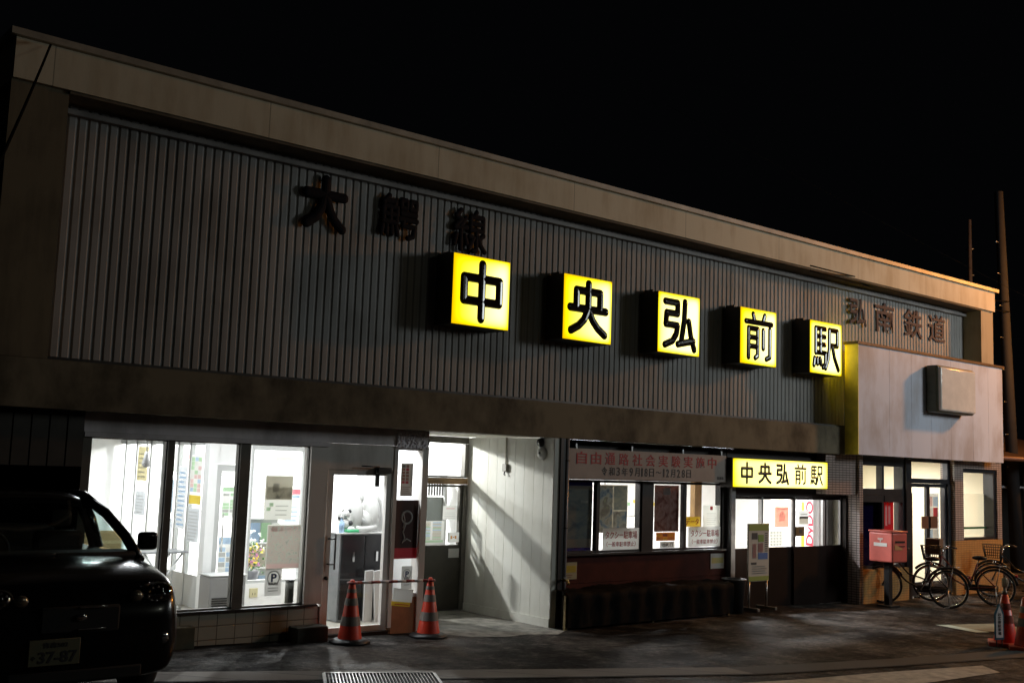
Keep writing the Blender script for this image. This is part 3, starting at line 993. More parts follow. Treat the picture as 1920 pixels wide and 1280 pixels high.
def sign_face(name, hw, hh, base, tilt):
    m = bpy.data.materials.new(name)
    nt, N, L = nodes_of(m)
    N.remove(N['Principled BSDF'])
    tc = N.new('ShaderNodeTexCoord')
    sp = N.new('ShaderNodeSeparateXYZ')
    L.new(tc.outputs['Object'], sp.inputs[0])

    def M(op, a, b=None):
        n = N.new('ShaderNodeMath')
        n.operation = op
        for k, v in enumerate((a, b)):
            if v is None:
                continue
            if isinstance(v, (int, float)):
                n.inputs[k].default_value = v
            else:
                L.new(v, n.inputs[k])
        return n.outputs[0]
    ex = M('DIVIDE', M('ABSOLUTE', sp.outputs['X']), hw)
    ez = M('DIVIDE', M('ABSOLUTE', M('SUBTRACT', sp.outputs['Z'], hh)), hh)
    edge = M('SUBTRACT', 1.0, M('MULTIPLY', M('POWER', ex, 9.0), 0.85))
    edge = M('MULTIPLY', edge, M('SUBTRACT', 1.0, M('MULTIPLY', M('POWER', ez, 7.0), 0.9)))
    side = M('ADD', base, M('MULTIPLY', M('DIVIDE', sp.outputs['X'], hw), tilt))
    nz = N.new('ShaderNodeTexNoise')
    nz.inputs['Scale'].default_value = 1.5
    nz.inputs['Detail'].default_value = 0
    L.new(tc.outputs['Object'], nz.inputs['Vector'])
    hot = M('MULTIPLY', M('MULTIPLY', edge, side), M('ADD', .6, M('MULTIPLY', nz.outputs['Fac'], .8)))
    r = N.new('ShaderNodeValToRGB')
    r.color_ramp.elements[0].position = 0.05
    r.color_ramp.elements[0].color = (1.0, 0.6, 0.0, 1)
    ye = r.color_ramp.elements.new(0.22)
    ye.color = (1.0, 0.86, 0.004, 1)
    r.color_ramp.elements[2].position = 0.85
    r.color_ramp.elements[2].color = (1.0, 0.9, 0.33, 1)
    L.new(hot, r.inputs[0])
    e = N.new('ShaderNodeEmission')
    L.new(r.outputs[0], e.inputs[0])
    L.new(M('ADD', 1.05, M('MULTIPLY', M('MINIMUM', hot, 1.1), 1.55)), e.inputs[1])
    L.new(e.outputs[0], N['Material Output'].inputs[0])
    return m


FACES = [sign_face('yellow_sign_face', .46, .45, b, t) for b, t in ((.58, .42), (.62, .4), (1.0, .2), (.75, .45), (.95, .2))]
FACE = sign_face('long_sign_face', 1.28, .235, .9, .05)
HOUSING = mat('sign_housing', (0.03, 0.026, 0.02), 0.5, 0.2, noise=0.4)
GLOSSB = mat('glossy_dark_acrylic', (0.012, 0.006, 0.002), 0.12, spec=0.6)
GL = {
    '中': [[(.12, .33), (.12, .72), (.88, .72), (.88, .33), (.12, .33)], [(.5, .97), (.5, .04)]],
    '央': [[(.2, .52), (.2, .83), (.8, .83), (.8, .52)], [(.05, .50), (.95, .50)], [(.5, .97), (.5, .5), (.40, .3), (.27, .18), (.08, .08)], [(.52, .46), (.62, .3), (.75, .17), (.93, .06)]],
    '弘': [[(.08, .92), (.44, .92), (.44, .70), (.12, .70), (.10, .47), (.44, .47), (.41, .3), (.30, .15), (.08, .06)], [(.66, .96), (.64, .6), (.56, .16)], [(.46, .10), (.92, .20)], [(.78, .58), (.84, .3), (.95, .03)]],
    '前': [[(.30, .98), (.34, .86)], [(.70, .98), (.65, .86)], [(.06, .81), (.94, .81)], [(.15, .05), (.15, .67), (.46, .67), (.46, .10), (.38, .05)], [(.18, .48), (.44, .48)], [(.18, .29), (.44, .29)],
           [(.65, .66), (.65, .27)], [(.88, .70), (.88, .10), (.76, .05)]],
    '駅': [[(.09, .37), (.09, .93), (.46, .93)], [(.1, .75), (.44, .75)], [(.1, .57), (.44, .57)], [(.1, .38), (.47, .38), (.46, .14), (.37, .05)], [(.28, .93), (.28, .38)], [(.05, .24), (.02, .08)], [(.15, .24), (.16, .12)], [(.26, .24), (.29, .12)],
           [(.62, .93), (.93, .93), (.93, .58), (.62, .58)], [(.62, .93), (.61, .5), (.57, .25), (.47, .04)], [(.74, .56), (.82, .3), (.97, .04)]],
    '鰐': [[(.22, .98), (.08, .82)], [(.14, .86), (.40, .86), (.36, .74)], [(.08, .72), (.44, .72), (.44, .36), (.08, .36), (.08, .72)], [(.08, .54), (.44, .54)], [(.26, .72), (.26, .36)],
           [(.07, .24), (.04, .08)], [(.18, .24), (.18, .08)], [(.31, .24), (.32, .08)], [(.43, .24), (.47, .08)],
           [(.55, .93), (.70, .93), (.70, .75), (.55, .75), (.55, .93)], [(.81, .93), (.96, .93), (.96, .75), (.81, .75), (.81, .93)], [(.56, .61), (.96, .61)], [(.52, .47), (.99, .47)], [(.64, .47), (.61, .31), (.93, .31), (.90, .09), (.76, .03)]],
    '線': [[(.24, .98), (.10, .83), (.27, .75), (.08, .57)], [(.08, .55), (.42, .58)], [(.38, .80), (.22, .58)], [(.25, .55), (.25, .04)], [(.12, .38), (.07, .16)], [(.37, .38), (.43, .2)],
           [(.70, .99), (.65, .88)], [(.54, .87), (.91, .87), (.91, .55), (.54, .55), (.54, .87)], [(.54, .71), (.91, .71)], [(.72, .55), (.72, .07), (.62, .04)], [(.51, .38), (.64, .36), (.50, .11)], [(.93, .45), (.79, .34)], [(.76, .40), (.85, .2), (.98, .06)]],
    '大': [[(.04, .68), (.97, .68)], [(.5, .98), (.5, .7), (.42, .42), (.27, .2), (.06, .06)], [(.53, .62), (.62, .38), (.76, .18), (.95, .04)]],
}


def strokes(mb, ch, x0, x1, z0, z1, y, r, m=None, flat=0.5):
    """raised rounded strokes of one character on a wall that faces -Y"""
    for pl in GL[ch]:
        pts = [Vector((x0 + (x1 - x0) * u, 0, z0 + (z1 - z0) * w)) for u, w in pl]
        for a, b in zip(pts[:-1], pts[1:]):
            d = (b - a).normalized()
            nrm = Vector((-d.z, 0, d.x))
            prof = [(math.cos(t) * r, -math.sin(t) * r * flat) for t in [PI * k / 6 for k in range(7)]]
            for (p0, q0), (p1, q1) in zip(prof[:-1], prof[1:]):
                mb.face([a + nrm * p0 + Vector((0, y + q0, 0)), b + nrm * p0 + Vector((0, y + q0, 0)), b + nrm * p1 + Vector((0, y + q1, 0)), a + nrm * p1 + Vector((0, y + q1, 0))], m, True)
        for p in pts:
            mb.ball((p.x, y, p.z), r * 1.002, m, 12, (1, flat, 1))


ords = {'中': 'leftmost yellow lit box sign, with the character 中 on the facade', '央': 'yellow lit box sign with the character 央', '弘': 'yellow lit box sign with the character 弘, middle of the five',
        '前': 'yellow lit box sign with the character 前', '駅': 'yellow lit box sign with the character 駅, beside the white board'}
for ch, x in zip('中央弘前駅', (8.0, 9.89, 11.79, 13.71, 15.58)):
    t = thing('box_sign', ords[ch], 'lit sign', (x + 0.46, 0.2, 3.85), 0, 'yellow lit box signs on the facade')
    x0, x1, z0, z1 = x, x + 0.925, 3.848, 4.755
    MB().box(x0, x1, 0.012, 0.37, z0, z1).build('housing', HOUSING, t)
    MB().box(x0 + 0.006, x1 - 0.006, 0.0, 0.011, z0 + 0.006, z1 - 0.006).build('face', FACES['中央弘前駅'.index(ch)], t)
    if ch == '駅':
        MB().box(x1 + .001, x1 + .006, 0.03, 0.33, z0 + .05, z1 - .05).build('added_side_glow', emis('yellow_added_glow', (1.0, .72, .01), 4.5), t)  # glowing panel added to throw yellow onto the neighbouring board side
    mb = MB()
    r = 0.061 if ch in '中央' else (0.056 if ch == '弘' else 0.047)
    strokes(mb, ch, x0 + 0.085, x1 - 0.085, z0 + 0.075, z1 - 0.075, 0.0, r)
    mb.build('letter', GLOSSB, t)
    for q in (x0 + .1, x1 - .1):
        MB().box(q - .02, q + .02, 0.2, 0.37, z1 + .002, z1 + .05).build('bracket', HOUSING, t)

# dark letters of the line name
LETB = mat('dark_blue_letter', (0.005, 0.005, 0.009), 0.8, spec=0.15)


def letter(ch, x0, x1, z0, z1, m, label, group, cat='wall letter', offset=0.02):
    mb = MB()
    if ch in GL:
        strokes(mb, ch, x0 + .05, x1 - .05, z0 + .04, z1 - .04, 0.33, {'大': 0.062, '弘': 0.034}.get(ch, 0.037), None, 0.5)
        for pl in GL[ch][:1]:
            mb.box((x0 + x1) / 2 - .02, (x0 + x1) / 2 + .02, 0.34, 0.385, (z0 + z1) / 2, (z0 + z1) / 2 + .04)
    else:
        put_text(mb, ch, x0, x1, z0, z1, 0.375, m, offset, 0.055 if offset > .015 else 0.02)
    o = mb.build('wall_letter', m, None)
    centre(o)
    return tag(o, label, cat, group)


letter('大', 5.99, 6.63, 4.78, 5.46, LETB, 'dark raised character 大 on the corrugated wall, left of the three', 'dark line name letters')
letter('鰐', 7.04, 7.69, 4.84, 5.44, LETB, 'dark raised character 鰐 on the corrugated wall, middle of the three', 'dark line name letters', offset=0.03)
letter('線', 8.15, 8.80, 4.83, 5.46, LETB, 'dark raised character 線 directly above the leftmost lit sign', 'dark line name letters', offset=0.03)
LETP = mat('faded_purple_letter', (0.025, 0.018, 0.035), 0.8, col2=(0.10, 0.08, 0.09), scale=6, stretch=(6, 1, 0.7))
for ch, a, b in zip('弘南鉄道', (17.18, 18.16, 19.18, 20.08), (17.86, 18.80, 19.84, 20.72)):
    letter(ch, a, b, 4.86, 5.42, LETP, 'faded purple character %s above the white board on corrugated wall' % ch, 'faded company name letters', offset=0.012)

# long lit sign over the entrance
t = thing('lit_fascia_sign', 'long yellow lit sign with five black characters above the entrance doors', 'lit sign', (14.83, 0.15, 1.88))
MB().box(13.55, 16.1, 0.012, 0.25, 1.885, 2.355).build('housing', HOUSING, t)
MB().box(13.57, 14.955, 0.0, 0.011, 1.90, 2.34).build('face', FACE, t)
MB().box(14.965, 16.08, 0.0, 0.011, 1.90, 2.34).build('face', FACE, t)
mb = MB()
for k, ch in enumerate('中央弘前駅'):
    x0 = 13.73 + k * 0.46 + (0.03 if k > 2 else 0)
    strokes(mb, ch, x0, x0 + 0.34, 1.955, 2.285, 0.0, 0.024 if ch in '中央弘' else 0.0175)
mb.build('lettering', mat('matt_black_letter', (0.012, 0.010, 0.006), 0.4), t)

# ------------------------------------------------------------------ white board at the right with the blank box sign
BOARDM = streaked('white_board_paint', (0.70, 0.74, 0.86), (0.44, 0.39, 0.38), 0.75, 0.45, 1.1, 0.3, bump=0.25)
t = thing('sign_board', 'large blank white panelled board over the shop at the right end', 'sign board', (19.2, -0.1, 2.5))
ss = [16.62, 17.62, 18.36, 19.06, 19.78, 20.62, 21.25, 21.85]
mb = MB()
for a, b in zip(ss[:-1], ss[1:]):
    mb.box(a + .003, b - .003, -0.25, -0.23, 2.503, 4.415)
mb.box(16.63, 21.84, -0.229, -0.2, 2.503, 4.41)
mb.build('panel', BOARDM, t)
MB().box(16.6, 16.62, -0.262, -0.002, 2.503, 4.42).box(16.625, 16.66, -0.199, -0.002, 2.503, 4.41).build('side_panel', mat('board_side_sign_glow', (0.85, 0.7, 0.12), 0.6, noise=0.2), t)  # side coloured yellow to stand in for the neighbouring sign's light
MB().box(16.58, 21.9, -0.275, 0.02, 4.422, 4.47).build('top_flashing', mat('rusty_flashing', (0.09, 0.05, 0.035), 0.55, 0.3, noise=0.5, scale=5), t)
t = thing('blank_box_sign', 'blank beige rounded box sign fixed on the white board', 'box sign', (19.5, -0.35, 3.35))
MB().bbox(18.84, 20.2, -0.5, -0.252, 3.36, 4.235, 0.04, None, 3).build('housing', mat('olive_housing', (0.10, 0.10, 0.06), 0.5, noise=0.3), t)
MB().bbox(18.87, 20.17, -0.55, -0.45, 3.39, 4.205, 0.035, None, 3).build('face', mat('beige_acrylic', (0.85, 0.79, 0.72), 0.16, noise=0.1), t)
MB().box(18.86, 20.18, -0.515, -0.50, 4.18, 4.2).build('rim', CHROME, t)

# ------------------------------------------------------------------ banner over the ticket windows
t = thing('banner', 'long pale banner with red and black writing above brown windows', 'banner', (11.8, 0.1, 1.96))
mb = MB()
mb.box(10.02, 13.5, 0.09, 0.105, 1.965, 2.375)
mb.build('cloth', mat('banner_cloth', (0.40, 0.35, 0.32), 0.7, noise=0.15, scale=2), t)
mb = MB()
for k, ch in enumerate('自由通路社会実験実施中'):
    x0 = 10.29 + k * 0.277
    put_text(mb, ch, x0, x0 + 0.2, 2.165, 2.335, 0.09, REDINK, 0.012, 0.004)
mb.build('lettering', REDINK, t)
mb = MB()
xx = 10.78
for ch, w in (('令', .11), ('和', .11), ('3', .07), ('年', .12), ('9', .07), ('月', .1), ('1', .03), ('8', .06), ('日', .1), ('～', .12), ('1', .03), ('2', .06), ('月', .1), ('2', .07), ('8', .07), ('日', .1)):
    if ch == '～':
        put_text(mb, '〜', xx, xx + w, 2.065, 2.095, 0.09, INK, 0.01, 0.004)
    else:
        put_text(mb, ch, xx, xx + w, 2.015, 2.135, 0.09, INK, 0.01, 0.004)
    xx += w + 0.038
put_text(mb, '弘前市', 13.28, 13.44, 2.0, 2.05, 0.09, INK, 0.0, 0.004)
mb.build('lettering', INK, t)
mb = MB()
for x in (10.3, 11.4, 12.5, 13.4):
    mb.box(x - .015, x + .015, 0.1, 0.26, 2.37, 2.44)
mb.build_each('tie', STEEL, t)
o = centre(MB().bbox(10.32, 10.46, 0.07, 0.085, 2.18, 2.36, 0.006).build('notice', REDINK)) if False else None

# ------------------------------------------------------------------ posters
GREYP = paper('grey_poster_paper', (0.8, 0.8, 0.76), 0.75)


def poster(name, label, x0, x1, z0, z1, y, base, blocks=(), texts=(), cat='poster', group=None, lift=0.0015):
    mb = MB()
    mb.box(x0, x1, y - 0.002, y, z0, z1, base)
    W_, H_ = x1 - x0, z1 - z0
    for k, (u0, v0, u1, v1, m) in enumerate(blocks):
        yy = y - 0.002 - lift * (1 + (k % 3))
        mb.face([(x0 + u0 * W_, yy, z0 + v0 * H_), (x0 + u1 * W_, yy, z0 + v0 * H_), (x0 + u1 * W_, yy, z0 + v1 * H_), (x0 + u0 * W_, yy, z0 + v1 * H_)], m)
    for (s, u0, v0, u1, v1, m) in texts:
        put_text(mb, s, x0 + u0 * W_, x0 + u1 * W_, z0 + v0 * H_, z0 + v1 * H_, y - 0.008, m, 0.01, 0.002)
    o = mb.build(name, None, None)
    centre(o)
    return tag(o, label, cat, group)


def lines(n, u0, u1, v0, v1, m, fill=0.45):
    out = []
    for k in range(n):
        a = v0 + (v1 - v0) * k / n
        out.append((u0, a, u1 - random.uniform(0, 0.25) * (u1 - u0), a + (v1 - v0) / n * fill, m))
    return out


def cells(nx, ny, u0, u1, v0, v1, ms, gap=0.15):
    out = []
    for i in range(nx):
        for j in range(ny):
            a = u0 + (u1 - u0) * i / nx
            b = v0 + (v1 - v0) * j / ny
            out.append((a, b, a + (u1 - u0) / nx * (1 - gap), b + (v1 - v0) / ny * (1 - gap), random.choice(ms)))
    return out


PI1 = paper('pale_pink_print', (0.75, 0.55, 0.55), .7)
PG1 = paper('pale_green_print', (0.5, 0.68, 0.48), .7)
PB1 = paper('pale_blue_print', (0.5, 0.63, 0.78), .7)
PY1 = paper('yellow_print', (0.8, 0.62, 0.1))
PD1 = paper('dark_print', (0.12, 0.12, 0.12), 0.2)
PGR = paper('grey_print', (0.52, 0.52, 0.51), .7)
PR1 = paper('red_print', (0.6, 0.08, 0.1), 0.3)
PBR = paper('brown_print', (0.32, 0.16, 0.12), 0.35)
POR = paper('orange_print', (0.7, 0.35, 0.1), 0.4)
PNAVY = paper('navy_print', (0.03, 0.05, 0.14), 0.25)
PTEAL = paper('dusty_teal_print', (0.22, 0.27, 0.28), 0.4)
PTAN = paper('tan_print', (0.62, 0.58, 0.5), 0.7)

def photo(name, cols, scale=3.0, t=.6, stretch=(1, 1, 1)):
    m = mat(name, (.5, .5, .5), .7, transl=t)
    nt, N, L = nodes_of(m)
    tc = N.new('ShaderNodeTexCoord')
    mp = N.new('ShaderNodeMapping')
    mp.inputs['Scale'].default_value = stretch
    L.new(tc.outputs['Object'], mp.inputs[0])
    nz = N.new('ShaderNodeTexNoise')
    nz.inputs['Scale'].default_value = scale
    nz.inputs['Detail'].default_value = 5
    nz.inputs['Roughness'].default_value = .6
    nz.inputs['Distortion'].default_value = .4
    L.new(mp.outputs[0], nz.inputs['Vector'])
    r = N.new('ShaderNodeValToRGB')
    e = r.color_ramp.elements
    e[0].position, e[1].position = .32, .68
    e[0].color = (*cols[0], 1)
    e[1].color = (*cols[-1], 1)
    for k, c in enumerate(cols[1:-1]):
        x = e.new(.32 + .36 * (k + 1) / (len(cols) - 1))
        x.color = (*c, 1)
    L.new(nz.outputs['Fac'], r.inputs[0])
    for n in N:
        if n.type == 'BSDF_PRINCIPLED':
            L.new(r.outputs[0], n.inputs['Base Color'])
        if n.type == 'BSDF_TRANSLUCENT':
            L.new(r.outputs[0], n.inputs[0])
    return m


PH_GREY = photo('grey_photo', [(.25, .25, .24), (.55, .54, .5), (.75, .74, .7)], 6, .75)
PH_FLORAL = photo('faded_floral_photo', [(.38, .38, .36), (.6, .58, .55), (.62, .52, .5), (.6, .62, .57), (.42, .42, .4)], 16, .8)
PH_MIST = photo('misty_landscape_photo', [(.10, .15, .19), (.24, .30, .32), (.42, .43, .38), (.30, .36, .36)], 2.2, .5, (1, 1, 2.2))
PH_BLUE = photo('landscape_collage_photo', [(.05, .08, .16), (.2, .28, .38), (.4, .42, .4), (.2, .2, .2), (.35, .4, .28)], 5, .5)
PH_ROSE = photo('rosy_figure_photo', [(.14, .06, .05), (.36, .18, .15), (.55, .4, .36), (.3, .12, .1)], 6, .5)
PH_NIGHT = photo('night_photo', [(.004, .004, .015), (.02, .015, .05), (.05, .02, .05)], 3, .15)
# on the store front
def photo_cells(nx, ny, u0, u1, v0, v1, ms):
    return cells(nx, ny, u0, u1, v0, v1, ms, 0.0)


poster('poster', 'grey photo poster with two green dots, higher on third store window', 5.755, 6.10, 1.41, 1.905, 0.34, GREYP,
       [(0.02, 0.45, .98, .98, PTAN), (.05, .47, .96, .74, PH_GREY), (.27, .62, .5, .82, PGR), (.18, .3, .32, .38, PG1), (.08, .2, .22, .28, PG1)] + lines(3, .4, .9, .1, .4, PGR, .2))
poster('poster', 'faded floral festival poster, lower on third store window', 5.81, 6.235, 0.86, 1.355, 0.34, GREYP,
       [(.02, .12, .98, .98, PH_FLORAL)] + [(.02, .02, .98, .12, PI1)], [('桜まつり', .1, .84, .9, .96, PI1)])


def no_parking(x0, x1, z0, z1, label):
    mb = MB()
    y = 0.335
    mb.box(x0, x1, y - .002, y, z0, z1, PAPER)
    cx, cz, r = (x0 + x1) / 2, z0 + (z1 - z0) * .66, (x1 - x0) * .36
    mb.torus((cx, y - .004, cz), r, r * .1, 'y', 28, 6, PGR, 0.3)
    put_text(mb, 'P', cx - r * .42, cx + r * .5, cz - r * .62, cz + r * .62, y - .004, PNAVY, 0.03, 0.003)
    for k in range(2):
        mb.box(x0 + .04, x1 - .04, y - .005, y - .003, z0 + .05 + k * .03, z0 + .06 + k * .03, PGR)
    put_text(mb, '駐車禁止', x0 + .04, x1 - .04, z0 + .115, z0 + .15, y - .003, PD1, 0.02, .002)
    o = centre(mb.build('no_parking_sticker', None))
    return tag(o, label, 'sticker', 'no parking stickers')


no_parking(5.815, 6.02, 0.57, 0.87, 'white no parking notice with round P at the bottom of third store window')
no_parking(7.645, 7.80, 0.56, 0.84, 'white no parking notice with round P beside the store door')
poster('poster', 'tall food menu strip with small photos high beside the store door', 7.575, 7.75, 1.69, 2.09, 0.34, paper('menu_paper', (0.6, 0.55, 0.5), .3),
       cells(2, 6, .08, .72, .38, .97, [PBR, PD1, PR1, PBR], .2) + lines(5, .08, .9, .03, .33, PBR, .3) + [(.8, .3, .95, .97, PGR)])
m = MB()
mb = MB()
mb.box(7.505, 7.858, 0.338, 0.341, 1.06, 1.64, paper('dark_maroon_print', (0.09, 0.045, 0.04), .12))
mb.box(7.505, 7.858, 0.3365, 0.3415, 0.93, 1.06, paper('pinkred_print', (0.6, 0.1, 0.13), .3))
mb.torus((7.69, 0.336, 1.43), 0.075, 0.012, 'y', 24, 6, PAPER, .3, )
mb.tube([(7.68, .335, 1.36), (7.64, .335, 1.25), (7.67, .335, 1.18), (7.63, .335, 1.12), (7.70, .335, 1.17), (7.76, .335, 1.14)], 0.008, 6, PAPER)
mb.tube([(7.63, .335, 1.5), (7.66, .335, 1.40), (7.64, .335, 1.30)], 0.007, 6, PAPER)
o = centre(mb.build('poster', None))
tag(o, 'dark brown poster with white looped calligraphy and red band beside store door', 'poster')

# passage door notices
poster('notice', 'small blank white notice on the olive passage door panel', 9.50, 9.69, 0.76, 0.89, 1.885, PAPER, lines(3, .15, .85, .25, .8, GREYP, .25), cat='notice')
poster('notice', 'white notice with orange logo at the lower right of passage door glass', 9.47, 9.68, 0.98, 1.12, 1.88, PAPER, [(.25, .35, .4, .65, POR), (.45, .45, .55, .55, POR), (.6, .35, .75, .65, POR)], cat='notice')
poster('poster', 'timetable poster with pale green columns inside passage door glass', 9.04, 9.45, 0.97, 1.28, 1.945, PAPER, cells(2, 12, .03, .97, .15, .97, [PTAN, PG1, PB1, PTAN], .2) + [(.03, .02, .97, .13, PG1)])
poster('notice', 'white typed notice in the passage door glass under the red lettering', 9.42, 9.68, 1.30, 1.50, 1.945, PAPER, lines(4, .1, .9, .1, .6, PGR, .2) + [(.2, .75, .8, .83, PI1)], cat='notice')
poster('poster', 'narrow yellow and black strip poster inside passage door glass', 9.06, 9.12, 1.33, 1.56, 1.945, PAPER, [(.1, .05, .9, .6, PD1), (.1, .7, .9, .95, PY1)])

# ticket hall windows
poster('poster', 'large misty blue scenery poster in the far left brown window', 10.28, 10.86, 1.00, 1.86, 0.345, PTAN,
       [(0, .14, 1, .93, PH_MIST)] + [(.05, .02, .95, .1, PTAN), (.6, .72, .85, .76, GREYP)])
poster('poster', 'dark violet backing poster behind the misty scenery in far left brown window', 10.185, 10.88, .955, 1.915, 0.37, paper('violet_backing', (.09, .06, .2), .4), [(0, .85, 1, 1, paper('blue_band_print', (.14, .14, .5), .5))])
poster('poster', 'collage poster of blue landscape photos behind the taxi notice', 10.97, 11.58, 1.20, 1.88, 0.352, PTAN,
       [(0, 0, .5, .98, PH_BLUE), (.52, 0, .98, .45, PH_BLUE), (.52, .47, .98, .98, PH_MIST)])
poster('poster', 'reddish brown figure poster in the middle brown window', 12.16, 12.70, 1.20, 1.89, 0.352, paper('rose_brown_print', (.33, .2, .17)),
       [(0, 0, 1, .88, PH_ROSE)] + [(.35, .8, .65, .95, PGR)])


def taxi(x0, x1, z0, z1, y, label):
    return poster('notice', label, x0, x1, z0, z1, y, PAPER, [], [('タクシー駐車場', .06, .5, .94, .86, REDINK), ('（一般車駐車禁止）', .1, .14, .9, .38, REDINK)], cat='notice', group='taxi parking notices')


taxi(11.0, 11.74, 0.965, 1.27, 0.26, 'white taxi parking notice on the left brown window')
taxi(12.83, 13.58, 0.97, 1.27, 0.26, 'white taxi parking notice on the right brown window')
poster('poster', 'grey handbill with red mark above the right taxi notice', 13.17, 13.57, 1.272, 1.60, 0.262, GREYP, [(.4, .78, .56, .95, PR1)] + lines(6, .2, .8, .1, .7, PGR, .2))
poster('poster', 'yellow strip notice with red writing high inside right brown window', 12.83, 13.2, 1.27, 1.42, 0.345, PY1, [], [('データ', .05, .2, .9, .85, REDINK)])
poster('notice', 'small white notice at the bottom of the middle brown window', 12.2, 12.52, 0.965, 1.06, 0.262, PAPER, [], [('出札口', .15, .2, .85, .8, INK)], cat='notice')
poster('poster', 'orange leaflet low in the middle brown window', 12.2, 12.62, 1.065, 1.19, 0.345, POR, cells(3, 2, .05, .95, .1, .9, [POR, PY1, PBR], .2))
poster('notice', 'dim yellow notice on the maroon wall near the corner post', 10.14, 10.5, 0.585, 0.815, 0.245, paper('old_yellow_paper', (.5, .42, .25), .1), [(.05, .4, .95, .8, PY1)] + lines(2, .1, .9, .1, .35, PBR, .3), cat='notice')
poster('notice', 'pale notice with yellow band on maroon wall under right window', 13.34, 13.66, 0.63, 0.86, 0.243, PAPER, [(.05, .35, .95, .72, paper('pale_yellow_print', (.75, .68, .3)))], cat='notice')
# entrance door notices
poster('notice', 'salmon square notice with white shield on the second entrance door', 15.06, 15.44, 1.24, 1.58, 0.322, paper('salmon_print', (.85, .5, .42), .6), [(.3, .3, .7, .65, PAPER), (.38, .62, .62, .78, PAPER), (.15, .85, .85, .92, PAPER)], cat='notice')
poster('notice', 'white and yellow notice on the third entrance door', 15.66, 15.95, 1.27, 1.52, 0.282, PAPER, [(.08, .1, .92, .45, PTAN), (.08, .45, .92, .6, PD1), (.15, .7, .85, .78, PGR)], cat='notice')
poster('notice', 'small brown notice on the stile beside third entrance door', 15.58, 15.82, 1.09, 1.25, 0.280, paper('brown_paper', (.25, .17, .08), .2), [(.35, .3, .75, .7, PD1)], cat='notice')
poster('notice', 'small grey notice low on first entrance door', 14.05, 14.4, 0.95, 1.05, 0.282, GREYP, lines(2, .1, .9, .2, .8, PGR, .4), cat='notice')
poster('notice', 'grey grid notice low on second entrance door', 14.92, 15.28, 0.93, 1.2, 0.322, GREYP, cells(4, 5, .05, .95, .05, .95, [PGR], .3), cat='notice')

SHEETG = paper('dim_grey_sheet', (.6, .61, .62), .6)
# posters inside, on the glazed partition (plane x = const)
def poster_x(label, x, y0, y1, z0, z1, base, blocks=(), name='poster', cat='poster', group=None):
    mb = MB()
    mb.box(x - 0.002, x, y0, y1, z0, z1, base)
    for k, (u0, v0, u1, v1, m) in enumerate(blocks):
        xx = x - 0.003 - 0.001 * (k % 3)
        a, b = y1 + (y0 - y1) * u0, y1 + (y0 - y1) * u1
        mb.face([(xx, a, z0 + v0 * (z1 - z0)), (xx, b, z0 + v0 * (z1 - z0)), (xx, b, z0 + v1 * (z1 - z0)), (xx, a, z0 + v1 * (z1 - z0))], m)
    return tag(centre(mb.build(name, None)), label, cat, group)


poster_x('colourful poster with yellow band nearest the inner door on the glass partition', 6.165, 2.95, 3.32, 1.45, 2.1, PAPER, cells(3, 8, .05, .95, .25, .97, [PB1, PI1, PG1, PAPER], .1) + [(0, 0, 1, .18, PY1)])
poster_x('grey printed sheet under the yellow banded poster on the partition', 6.165, 2.95, 3.32, 0.95, 1.4, SHEETG, lines(9, .1, .9, .05, .95, PGR, .4))
poster_x('pale blue map poster on middle pane of the glass partition', 6.165, 3.85, 4.28, 1.30, 1.75, paper('bluegrey_paper', (.55, .6, .64)), cells(3, 3, .1, .9, .1, .9, [PB1, GREYP, PB1], .3))
poster_x('green and white sheet at top of the glass partition', 6.165, 3.8, 4.25, 1.85, 2.2, PAPER, lines(5, .1, .9, .1, .9, PG1, .4))
poster_x('yellowish sheet high at the far end of glass partition', 6.165, 4.85, 5.25, 1.7, 2.2, paper('ivory_paper', (.7, .66, .5)), lines(6, .1, .9, .1, .9, PGR, .3))
poster_x('grey sheet at the far end of the glass partition', 6.165, 4.85, 5.25, 1.2, 1.55, SHEETG, lines(6, .1, .9, .1, .9, PGR, .3))
poster_x('wide grey notice low on the middle pane of glass partition', 6.165, 3.82, 4.28, .7, 1.22, SHEETG, lines(7, .1, .9, .1, .9, PGR, .4))
poster_x('slim dark grey sheet near the inner door frame on the partition', 6.165, 3.42, 3.72, 1.1, 1.95, SHEETG, lines(12, .1, .9, .05, .95, PB1, .4))
# on the back office walls seen through the inner windows
k = 0
descs = ['pale pink notice', 'blue printed poster', 'white typed sheet', 'green tinted poster', 'grey photo sheet', 'yellow header sheet', 'pastel map sheet', 'red framed sheet', 'ivory list sheet']
spots = [(7.2, 1.7), (7.75, 1.65), (8.3, 1.6), (8.8, 1.7), (7.3, 1.15), (7.9, 1.1), (8.5, 1.1), (9.0, 1.15), (9.45, 1.6)]
bases = [PI1, PB1, PAPER, PG1, GREYP, PY1, PTAN, PR1, PAPER]
for d, (x, z), bs in zip(descs, spots, bases):
    poster('notice', d + ' pinned on the office back wall seen through glass', x, x + 0.4, z, z + 0.45, 5.995, PAPER, [(.05, .75, .95, .95, bs)] + lines(6, .1, .9, .1, .7, random.choice([PGR, PB1, PI1]), .35), cat='notice', group='notices on the office wall')
for d, x, z, h, bs in (('blue cartoonless leaflet poster', 6.36, .42, .62, PB1), ('white notice with green heading', 6.37, 1.3, .4, PG1)):
    poster('poster', d.replace('cartoonless ', '') + ' hung on the inner door glass', x, x + .23, z, z + h, 2.74, PAPER, cells(2, 7, .05, .95, .05, .8, [bs, PAPER, PGR], .15) + [(0, .85, 1, 1, bs)])
poster('notice', 'grey sheet on the upper inner window', 6.84, 7.05, 1.35, 1.75, 2.74, GREYP, lines(7, .1, .9, .1, .9, PI1, .35), cat='notice')
